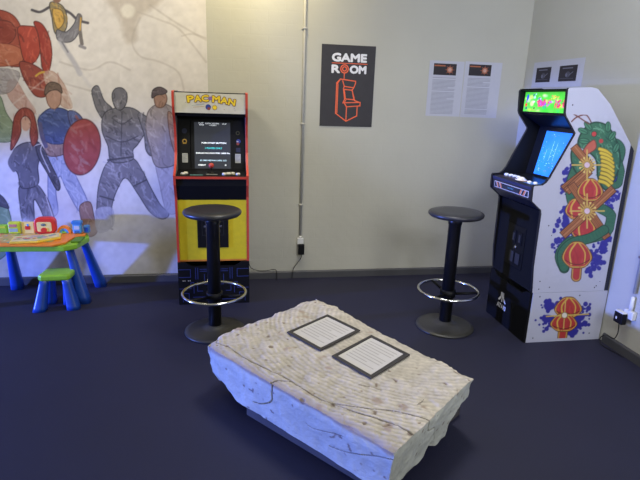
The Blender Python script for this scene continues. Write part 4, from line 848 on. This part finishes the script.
# ================================================================== STONE BLOCK ON A PLINTH, TWO FRAMED SHEETS ON TOP
def stone():
    top = [Vector((0.475, -1.175, 0.303)), Vector((-0.172, -1.690, 0.299)), Vector((0.517, -2.575, 0.30)), Vector((1.004, -2.152, 0.30))]
    bot = [Vector((0.50, -1.20, 0.066)), Vector((-0.125, -1.685, 0.066)), Vector((0.53, -2.50, 0.066)), Vector((1.02, -2.09, 0.066))]
    nu, nv, nw = 230, 160, 46   # u along the long edge (left corner -> near corner), v across
    def C(u, v, w_):
        a = top[1].lerp(top[2], u); b = top[0].lerp(top[3], u); A = a.lerp(b, v)
        a = bot[1].lerp(bot[2], u); b = bot[0].lerp(bot[3], u); B = a.lerp(b, v); return B.lerp(A, w_)
    vid = {}; V = []; UVW = []; F = []
    def vert(i, j, k):
        key = (i, j, k)
        if key not in vid: vid[key] = len(V); V.append(C(i/nu, j/nv, k/nw)); UVW.append((i/nu, j/nv, k/nw))
        return vid[key]
    for i in range(nu):
        for j in range(nv):
            F.append([vert(i, j, nw), vert(i+1, j, nw), vert(i+1, j+1, nw), vert(i, j+1, nw)][::1]); 
            F.append([vert(i, j, 0), vert(i, j+1, 0), vert(i+1, j+1, 0), vert(i+1, j, 0)])
    for i in range(nu):
        for k in range(nw):
            F.append([vert(i, 0, k), vert(i+1, 0, k), vert(i+1, 0, k+1), vert(i, 0, k+1)]); F.append([vert(i, nv, k), vert(i, nv, k+1), vert(i+1, nv, k+1), vert(i+1, nv, k)])
    for j in range(nv):
        for k in range(nw):
            F.append([vert(0, j, k), vert(0, j, k+1), vert(0, j+1, k+1), vert(0, j+1, k)]); F.append([vert(nu, j, k), vert(nu, j+1, k), vert(nu, j+1, k+1), vert(nu, j, k+1)])
    Lu, Lv, Lw = 1.07, 0.72, 0.218
    ctr = C(0.5, 0.5, 0.5)
    n_left = Vector((-0.81, -0.58, 0)); n_back = -n_left; n_far = Vector((-0.63, 0.77, 0)); n_near = -n_far
    cols = []
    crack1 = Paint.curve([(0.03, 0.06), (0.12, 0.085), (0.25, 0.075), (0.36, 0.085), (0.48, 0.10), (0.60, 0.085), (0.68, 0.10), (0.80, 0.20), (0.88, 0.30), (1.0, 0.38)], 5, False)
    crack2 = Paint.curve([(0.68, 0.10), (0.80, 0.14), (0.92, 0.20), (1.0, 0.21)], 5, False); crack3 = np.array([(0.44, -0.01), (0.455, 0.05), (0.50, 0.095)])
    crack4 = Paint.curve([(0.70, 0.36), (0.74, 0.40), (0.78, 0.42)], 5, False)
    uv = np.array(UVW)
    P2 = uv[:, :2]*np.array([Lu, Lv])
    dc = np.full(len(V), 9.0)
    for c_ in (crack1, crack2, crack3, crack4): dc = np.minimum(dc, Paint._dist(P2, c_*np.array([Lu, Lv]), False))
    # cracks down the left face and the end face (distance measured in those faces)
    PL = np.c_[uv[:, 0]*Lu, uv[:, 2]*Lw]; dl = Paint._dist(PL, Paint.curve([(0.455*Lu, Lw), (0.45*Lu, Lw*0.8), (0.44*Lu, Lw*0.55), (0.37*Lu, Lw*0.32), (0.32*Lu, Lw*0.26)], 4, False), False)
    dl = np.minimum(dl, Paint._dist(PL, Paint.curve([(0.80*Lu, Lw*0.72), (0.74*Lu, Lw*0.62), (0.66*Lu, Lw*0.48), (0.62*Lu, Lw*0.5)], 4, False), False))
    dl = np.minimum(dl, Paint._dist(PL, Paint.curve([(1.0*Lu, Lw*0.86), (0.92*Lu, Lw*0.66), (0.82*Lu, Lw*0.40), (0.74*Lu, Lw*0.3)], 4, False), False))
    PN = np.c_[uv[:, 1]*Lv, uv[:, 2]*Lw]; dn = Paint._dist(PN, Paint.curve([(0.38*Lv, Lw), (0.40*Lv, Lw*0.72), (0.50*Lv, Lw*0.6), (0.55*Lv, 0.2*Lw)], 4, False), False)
    for i, p in enumerate(V):
        u, v, w_ = UVW[i]
        eu = min(u, 1-u)*Lu; ev = min(v, 1-v)*Lv; ew = min(w_, 1-w_)*Lw
        n1 = noise.fractal(p*5, 1.0, 2.0, 4); n2 = noise.fractal(p*22+Vector((7, 3, 1)), 1.0, 2.0, 3); n3 = noise.noise(p*60)
        d = Vector((0, 0, 0)); on_top = w_ == 1; on_left = v == 0; on_near = u == 1; on_far = u == 0; on_back = v == 1
        # ragged outline, strongest on the back edge
        if on_left: d += n_left*(n1*0.006+n2*0.002)
        if on_back: d += n_back*(n1*0.022+n2*0.010)
        if on_far: d += n_far*(n1*0.016+n2*0.008)
        if on_near: d += n_near*(n1*0.006+n2*0.0035)
        if on_top: d += Vector((0, 0, 1))*(n1*0.004+n2*0.0020+n3*0.0008)
        # chipped edges: where two faces meet, pull in
        def edge(e1, e2, amt, rad):
            e = math.hypot(e1, e2); return max(0, 1-e/rad)**1.5*amt
        k1 = 0.5+0.9*max(0, noise.noise(p*9+Vector((4, 0, 0))))
        if on_top or on_left: d += (Vector((0, 0, -1))*0.9-n_left*0.9)*edge((1-w_)*Lw, v*Lv, 0.022*k1, 0.05)
        if on_top or on_far: d += (Vector((0, 0, -1))-n_far)*edge((1-w_)*Lw, u*Lu, 0.014*k1, 0.04)
        if on_top or on_near: d += (Vector((0, 0, -1))*0.6-n_near*0.6)*edge((1-w_)*Lw, (1-u)*Lu, 0.007*k1, 0.02)
        if on_top or on_back: d += (Vector((0, 0, -1))*0.6-n_back)*edge((1-w_)*Lw, (1-v)*Lv, 0.014*k1, 0.04)
        # rounded left corner, bites under the left end and out of the near end
        cr_ = max(0, 1-math.hypot(u*Lu, v*Lv)/0.10); d += (ctr-p).normalized()*cr_*0.018*(1.0+w_)
        b1 = max(0, 1-math.hypot((u-0.05)*Lu/0.16, w_*Lw/0.07)) if v < 0.5 else 0
        if b1: d += (-n_left)*0.03*b1+Vector((0, 0, 0.02))*b1
        b2 = max(0, 1-math.hypot((v-0.93)*Lv/0.16, w_*Lw/0.12)) if u > 0.7 else 0
        if b2: d += (-n_near)*0.05*b2+Vector((0, 0, 0.05))*b2
        b3 = max(0, 1-math.hypot((v-0.50)*Lv/0.05, w_*Lw/0.05)) if u > 0.9 else 0
        if b3: d += Vector((0, 0, 0.018))*b3-n_near*0.012*b3
        b4 = 0.6*max(0, 1-math.hypot((v-0.50)*Lv/0.045, (1-w_)*Lw/0.04)) if u > 0.93 else 0
        if b4: d += (Vector((0, 0, -1))-n_near)*0.02*b4
        # colour: pale plaster on the sawn faces, weathered grey-tan on top
        side_f = not on_top
        if side_f: base = Vector(hx('bcbeb0'))*(1+0.06*n1+0.05*n2)
        else:
            base = Vector(hx('b8b0a2'))*(1+0.05*n1+0.08*n2+0.08*n3)
            arc = math.sin((math.hypot((u-0.52)*Lu, (v-1.25)*Lv*1.1)+0.010*n1)*240)*(0.5+0.5*noise.noise(p*3.1)); base *= 1+0.075*arc
            rimt = max(0, 1-v*Lv/(0.05+0.03*n1)); base = base.lerp(Vector(hx('94877a')), 0.75*rimt); d += Vector((0, 0, 1))*0.0008*arc
        if side_f and on_left and not (on_far or on_near):
            rim = max(0, 1-(1-w_)*Lw/(0.020+0.014*n1+0.03*max(0, 0.22-u)/0.22)); base = base.lerp(Vector(hx('9a8c7c')), min(1, rim*1.6))
        st = noise.noise(p*15+Vector((3, 9, 2)))
        if st > 0.45 and on_top: base = base.lerp(Vector(hx('95806f')), min(1, (st-0.45)*6)*0.6)
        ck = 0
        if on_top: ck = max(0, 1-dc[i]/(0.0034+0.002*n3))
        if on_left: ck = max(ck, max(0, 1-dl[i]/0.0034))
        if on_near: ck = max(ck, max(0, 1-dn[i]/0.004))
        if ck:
            ck = min(1, ck*1.6)*(0.75+0.5*n1); base = base.lerp(Vector(hx('3a332e')), ck*0.9)  # shade inside the cracks painted into the colour as dark lines
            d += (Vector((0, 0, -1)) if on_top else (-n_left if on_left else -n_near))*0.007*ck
        pit = noise.noise(p*34+Vector((11, 5, 2)))
        if pit > 0.52:
            kk = min(1, (pit-0.52)*9); base = base.lerp(Vector(hx('6a5a50')), kk*0.7); d += (Vector((0, 0, -1)) if on_top else Vector((0, 0, 0)))*0.004*kk
        if w_ == 0: d.z = max(d.z, 0)
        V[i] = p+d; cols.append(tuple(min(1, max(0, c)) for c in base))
    me = bpy.data.meshes.new('stone_block'); me.from_pydata([tuple(v) for v in V], [], F); me.update()
    bm = bmesh.new(); bm.from_mesh(me); bmesh.ops.recalc_face_normals(bm, faces=bm.faces); bm.to_mesh(me); bm.free()
    for f in me.polygons: f.use_smooth = False
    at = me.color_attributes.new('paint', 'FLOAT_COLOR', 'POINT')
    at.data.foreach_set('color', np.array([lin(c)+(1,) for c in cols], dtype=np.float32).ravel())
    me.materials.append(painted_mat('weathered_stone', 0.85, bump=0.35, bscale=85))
    o = bpy.data.objects.new('stone_block', me); COL.objects.link(o)
    return tag(o, 'large cracked pale stone block lying on a low dark plinth on the floor', 'stone block')
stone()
m = MB(); pl = [(0.045, -1.865), (0.505, -2.405), (1.05, -1.985), (0.55, -1.36)]
m.prism(pl, 'z', 0, 0.066, mat('plinth_grey_brown', '45413f', 0.7, var=0.15, scale=10), 0.004)
tag(m.build('stone_plinth'), 'low dark plinth under the large stone block', 'plinth')
def framed(c4, label):
    """board with a charcoal border and a white text sheet"""
    c = [Vector(p) for p in c4]; cc = sum(c, Vector())/4
    t = thing('framed_text_board', label, 'sign', cc, 'framed text boards on the stone')
    top = Vector((0, 0, 0.006))
    m = MB(); ins = [cc+(p-cc)*(1-0.0175/(p-cc).length*1.5) for p in c]
    A = [m.bm.verts.new(p) for p in c]; B = [m.bm.verts.new(p+top) for p in c]; I = [m.bm.verts.new(p+top) for p in ins]; J = [m.bm.verts.new(p+top*0.6) for p in ins]
    M_fr = mat('frame_charcoal', '35322f', 0.5)
    for i in range(4):
        j = (i+1) % 4; m.face([A[i], A[j], B[j], B[i]], M_fr); m.face([B[i], B[j], I[j], I[i]], M_fr); m.face([I[i], I[j], J[j], J[i]], M_fr)
    m.face(A[::-1], M_fr); m.face(J, M_fr); m.build('frame', t)
    m = MB(); u = (ins[1]-ins[0]); v = (ins[3]-ins[0]); W, Hh = u.length, v.length
    s = Sheet(m, ins[0]+top*0.6, u, v); 
    def Q(a, b, k): return ins[0]+top*0.6+u*a+v*b+Vector((0, 0, 0.0006*k))
    m.face([m.bm.verts.new(Q(a, b, 1)) for a, b in ((0.01, 0.01), (0.99, 0.01), (0.99, 0.99), (0.01, 0.99))], mat('board_white', 'c6c2bc', 0.6, var=0.02))
    ink = mat('board_ink', 'a8a39c', 0.8)
    for k in range(9):
        b = 0.86-k*0.088; e = 0.90 if k % 4 != 3 else 0.62
        m.face([m.bm.verts.new(Q(x, y, 2)) for x, y in ((0.09, b), (e, b), (e, b+0.022), (0.09, b+0.022))], ink)
    m.build('text_sheet', t)
    return t
Z = 0.306
framed([(0.252, -1.647, Z), (0.387, -1.855, Z), (0.625, -1.664, Z), (0.493, -1.454, Z)][::1], 'framed white text board on the stone, nearer the yellow arcade cabinet')
framed([(0.430, -1.911, Z), (0.559, -2.119, Z), (0.795, -1.937, Z), (0.667, -1.721, Z)][::1], 'framed white text board on the stone, nearer its front end')

# ================================================================== TOY DESK, TOY STOOL AND THE TOYS ON THE DESK
M_tb = mat('toy_blue', '1c46a0', 0.35); M_tg = mat('toy_green', '8cc43a', 0.4); M_to = mat('toy_orange', 'ee8a2a', 0.4); M_tr = mat('toy_red', 'd8382c', 0.35); M_ty = mat('toy_yellow', 'f0d44a', 0.45); M_tlb = mat('toy_sky', '4f9fdc', 0.4)
t = thing('toy_desk', "child's activity desk with orange and green top on blue legs against the mural", 'toy desk', (-1.35, -0.26, 0))
dk2 = [(-1.70, -0.42), (-1.14, -0.44), (-1.07, -0.38), (-1.035, -0.20), (-1.07, -0.10), (-1.70, -0.10)]
m = MB(); m.prism(dk2, 'z', 0.387, 0.427, M_tg, 0.008); o = m.build('under_tray', t); o['label'] = 'green under tray'
m = MB(); m.prism([(-1.69, -0.44), (-1.20, -0.462), (-1.135, -0.40), (-1.12, -0.26), (-1.06, -0.20), (-1.07, -0.11), (-1.69, -0.11)], 'z', 0.4275, 0.444, M_to, 0.005)
o = m.build('desk_top', t); o['label'] = 'orange desk top'
m = MB(); s = Sheet(m, (-1.68, -0.42, 0.4450), (1, 0, 0), (0, 1, 0)); rr = random.Random(8)
s.rect(0.02, 0.02, 0.46, 0.27, mat('desk_print_tan', 'c8b07a'), 1)
for k in range(46):
    x, y = rr.uniform(0.02, 0.44), rr.uniform(0.02, 0.25); s.disc(x, y, rr.uniform(0.008, 0.02), rr.choice([mat('print_lilac', 'b9a2c8'), mat('print_leaf', '8fae6a'), mat('print_sand', 'd9cfa8'), mat('print_teal', '6aa6a8'), mat('print_coral', 'd8806a')]), 2, 10)
m.build('desk_print', t)
m = MB(); m.box((-1.115, -0.36, 0.4275), (-1.052, -0.235, 0.439), mat('toy_dark_green', '5a8a2c'), 0.004); m.build('pen_tray', t)
def leg(a, b, w0, w1, mm, parent, name='leg', foot=True):
    a, b = Vector(a), Vector(b); m = MB(); rings = []
    for k in range(9):
        f = k/8; c = a.lerp(b, f); w_ = w0+(w1-w0)*f**1.3
        rings.append([m.bm.verts.new(c+Vector((w_*0.55*math.copysign(abs(math.cos(x))**0.6, math.cos(x)), w_*0.55*math.copysign(abs(math.sin(x))**0.6, math.sin(x)), 0))) for x in np.arange(16)*PI/8])
    for A, B in zip(rings, rings[1:]):
        for k in range(16): m.face([A[k], A[(k+1) % 16], B[(k+1) % 16], B[k]], mm, True)
    m.face(rings[0], mm); m.face(rings[-1][::-1], mm)
    o = m.build(name, parent); o['label'] = 'blue splayed leg'; return o
for a, b in (((-1.14, -0.33, 0.392), (-1.050, -0.395, 0.0)), ((-1.09, -0.16, 0.392), (-1.015, -0.07, 0.0)), ((-1.60, -0.36, 0.392), (-1.66, -0.42, 0.0)), ((-1.60, -0.14, 0.392), (-1.605, -0.075, 0.0))):
    leg(a, b, 0.045, 0.078, M_tb, t)
t = thing('toy_stool', "child's stool with a green seat and blue legs in front of the toy desk", 'toy stool', (-1.215, -0.45, 0))
m = MB(); m.prism([(-1.325, -0.50), (-1.30, -0.52), (-1.14, -0.51), (-1.125, -0.49), (-1.12, -0.37), (-1.14, -0.345), (-1.29, -0.35), (-1.315, -0.365)], 'z', 0.200, 0.243, M_tg, 0.012); o = m.build('seat', t); o['label'] = 'green seat'
for a, b in (((-1.29, -0.49, 0.203), (-1.325, -0.53, 0.0)), ((-1.155, -0.48, 0.203), (-1.115, -0.51, 0.0)), ((-1.28, -0.40, 0.203), (-1.305, -0.39, 0.0)), ((-1.17, -0.42, 0.203), (-1.165, -0.41, 0.0))):
    leg(a, b, 0.05, 0.078, M_tb, t)
t.location.x += 0.022; t.location.y += 0.01
ZT = 0.4462
def toy_box(name, lo, hi, mm, label, prints, cat='toy', bev=0.008):
    t = thing(name, label, cat, ((lo[0]+hi[0])/2, (lo[1]+hi[1])/2, lo[2]))
    m = MB(); m.box(lo, hi, mm, bev); m.build('body', t)
    for nm, x0, z0, x1, z1, pm in prints:
        m = MB(); m.box((lo[0]+x0, lo[1]-0.002, lo[2]+z0), (lo[0]+x1, lo[1]-0.0002, lo[2]+z1), pm, 0.0006); m.build(nm, t)
    return t
M_lem = mat('toy_lemon', 'c8d83a', 0.4); M_pc = mat('toy_pink_picture', 'c07a70'); M_gp = mat('toy_grey_picture', '9ab0a8'); M_cr = mat('toy_cream', 'eed884', 0.5)
toy_box('toy_block', (-1.645, -0.165, ZT), (-1.585, -0.125, ZT+0.062), M_tg, 'small green toy box at the left end of the toy desk', [('knob', 0.008, 0.04, 0.05, 0.056, M_lem)])
toy_box('toy_block', (-1.578, -0.175, ZT), (-1.498, -0.128, ZT+0.085), M_lem, 'lime green toy box with small pictures on the toy desk', [('picture', 0.010, 0.050, 0.060, 0.070, M_pc), ('picture', 0.008, 0.016, 0.064, 0.040, M_gp)])
toy_box('picture_card', (-1.490, -0.165, ZT), (-1.405, -0.145, ZT+0.083), M_cr, 'cream picture card with an orange border standing left of the red toy', [('picture', 0.022, 0.028, 0.055, 0.055, M_tr), ('picture', 0.036, 0.05, 0.048, 0.07, M_tlb), ('border', 0.078, 0.004, 0.085, 0.08, M_to)], cat='card', bev=0.002)
# red rounded toy console
t = thing('toy_console', 'red rounded toy console with a cream face in the middle of the toy desk', 'toy', (-1.33, -0.15, ZT))
def rrect(x0, z0, x1, z1, r, n=5):
    out = []
    for cx_, cz, a0 in ((x1-r, z1-r, 0), (x0+r, z1-r, PI/2), (x0+r, z0+r, PI), (x1-r, z0+r, 1.5*PI)):
        for k in range(n+1): out.append((cx_+r*math.cos(a0+k*PI/2/n), cz+r*math.sin(a0+k*PI/2/n)))
    return out
m = MB(); m.prism(rrect(-1.402, ZT, -1.262, ZT+0.118, 0.035), 'y', -0.185, -0.130, M_tr, 0.008); m.build('body', t)
m = MB(); m.prism(rrect(-1.382, ZT+0.018, -1.285, ZT+0.088, 0.012), 'y', -0.188, -0.1848, M_cr, 0.001); m.build('face_plate', t)
m = MB(); m.prism([(-1.337+0.020*math.cos(a), ZT+0.030+0.018*math.sin(a)) for a in np.linspace(0, 2*PI, 20)[:-1]], 'y', -0.193, -0.1878, M_tr); m.build('round_button', t)
m = MB(); m.prism([(-1.337+0.017*math.cos(a), ZT+0.068+0.009*math.sin(a)) for a in np.linspace(0, 2*PI, 20)[:-1]], 'y', -0.190, -0.1878, mat('badge_green', '1f4a30'))
s = Sheet(m, (-1.350, -0.190, ZT+0.065), (1, 0, 0), (0, 0, 1)); s.text('vtech', 0, 0, 0.026, 0.007, M_white, 1); m.build('oval_badge', t)
# orange arch toy
t = thing('toy_arch', 'orange arched toy with a blue and green centre right of the red toy', 'toy', (-1.205, -0.15, ZT))
def arch(cx_, r0, r1, y0, y1, mm, name):
    m = MB(); A = np.linspace(0, PI, 15); m.prism([(cx_+r1*math.cos(a), ZT+r1*1.15*math.sin(a)) for a in A]+[(cx_+r0*math.cos(a), ZT+r0*1.15*math.sin(a)) for a in A[::-1]], 'y', y0, y1, mm); return m.build(name, t)
arch(-1.212, 0.032, 0.048, -0.17, -0.14, M_to, 'outer_arch'); arch(-1.212, 0.016, 0.0315, -0.168, -0.142, M_tlb, 'inner_arch')
m = MB(); m.box((-1.227, -0.172, ZT), (-1.197, -0.14, ZT+0.012), M_tg, 0.003); m.build('green_knob', t)
# blue toy phone and cup
t = thing('toy_phone', 'light blue toy telephone standing at the right end of the toy desk', 'toy phone', (-1.115, -0.16, ZT))
m = MB(); m.prism(rrect(-1.146, ZT, -1.088, ZT+0.072, 0.012), 'y', -0.185, -0.15, M_tlb, 0.005); m.build('body', t)
m = MB(); m.prism(rrect(-1.154, ZT+0.066, -1.080, ZT+0.094, 0.013), 'y', -0.188, -0.15, mat('toy_mid_blue', '3a7fc4', 0.4), 0.006); m.build('handset', t)
m = MB(); m.prism(rrect(-1.136, ZT+0.030, -1.100, ZT+0.058, 0.006), 'y', -0.188, -0.1848, mat('toy_pale', 'b8c8d8')); m.build('face_plate', t)
for k in range(3):
    m = MB(); m.box((-1.134+k*0.012, -0.187, ZT+0.010), (-1.126+k*0.012, -0.1848, ZT+0.018), M_tb); m.build('key', t)
toy_box('toy_block', (-1.078, -0.175, ZT), (-1.036-0.002, -0.135, ZT+0.056), mat('toy_steel_blue', '4a86cc', 0.4), 'small blue toy box beside the blue toy telephone', [('picture', 0.008, 0.012, 0.032, 0.042, M_tb)])
# open book
t = thing('picture_book', 'yellow-edged open picture book lying slanted on the toy desk', 'book', (-1.33, -0.33, ZT))
Mb = Matrix.Translation((-1.345, -0.335, ZT)) @ Matrix.Rotation(math.radians(12), 4, 'Z')
m = MB(); m.prism([(-0.145, -0.075), (0.02, -0.10), (0.16, -0.02), (0.15, 0.10), (0.0, 0.06), (-0.14, 0.07)], 'z', 0.0, 0.014, M_ty, 0.003, M=Mb); o = m.build('cover', t); o['label'] = 'yellow cover and edge'
m = MB(); m.prism([(-0.135, -0.066), (0.018, -0.088), (0.148, -0.014), (0.14, 0.088), (0.0, 0.05), (-0.13, 0.062)], 'z', 0.0142, 0.019, mat('book_page', 'dcd2a8'), 0.001, M=Mb)
for k in range(26):
    x, y = rr.uniform(-0.12, 0.11), rr.uniform(-0.05, 0.04); r = rr.uniform(0.006, 0.014)
    m.face([m.bm.verts.new(Mb @ Vector((x+r*1.5*math.cos(a), y+r*math.sin(a), 0.0196+k*0.00003))) for a in np.linspace(0, 2*PI, 10)[:-1]], rr.choice([mat('print_coral', 'd8806a'), mat('print_teal', '6aa6a8'), M_gp, mat('print_leaf', '8fae6a'), mat('print_lilac', 'b9a2c8')]))
m.build('pages', t)
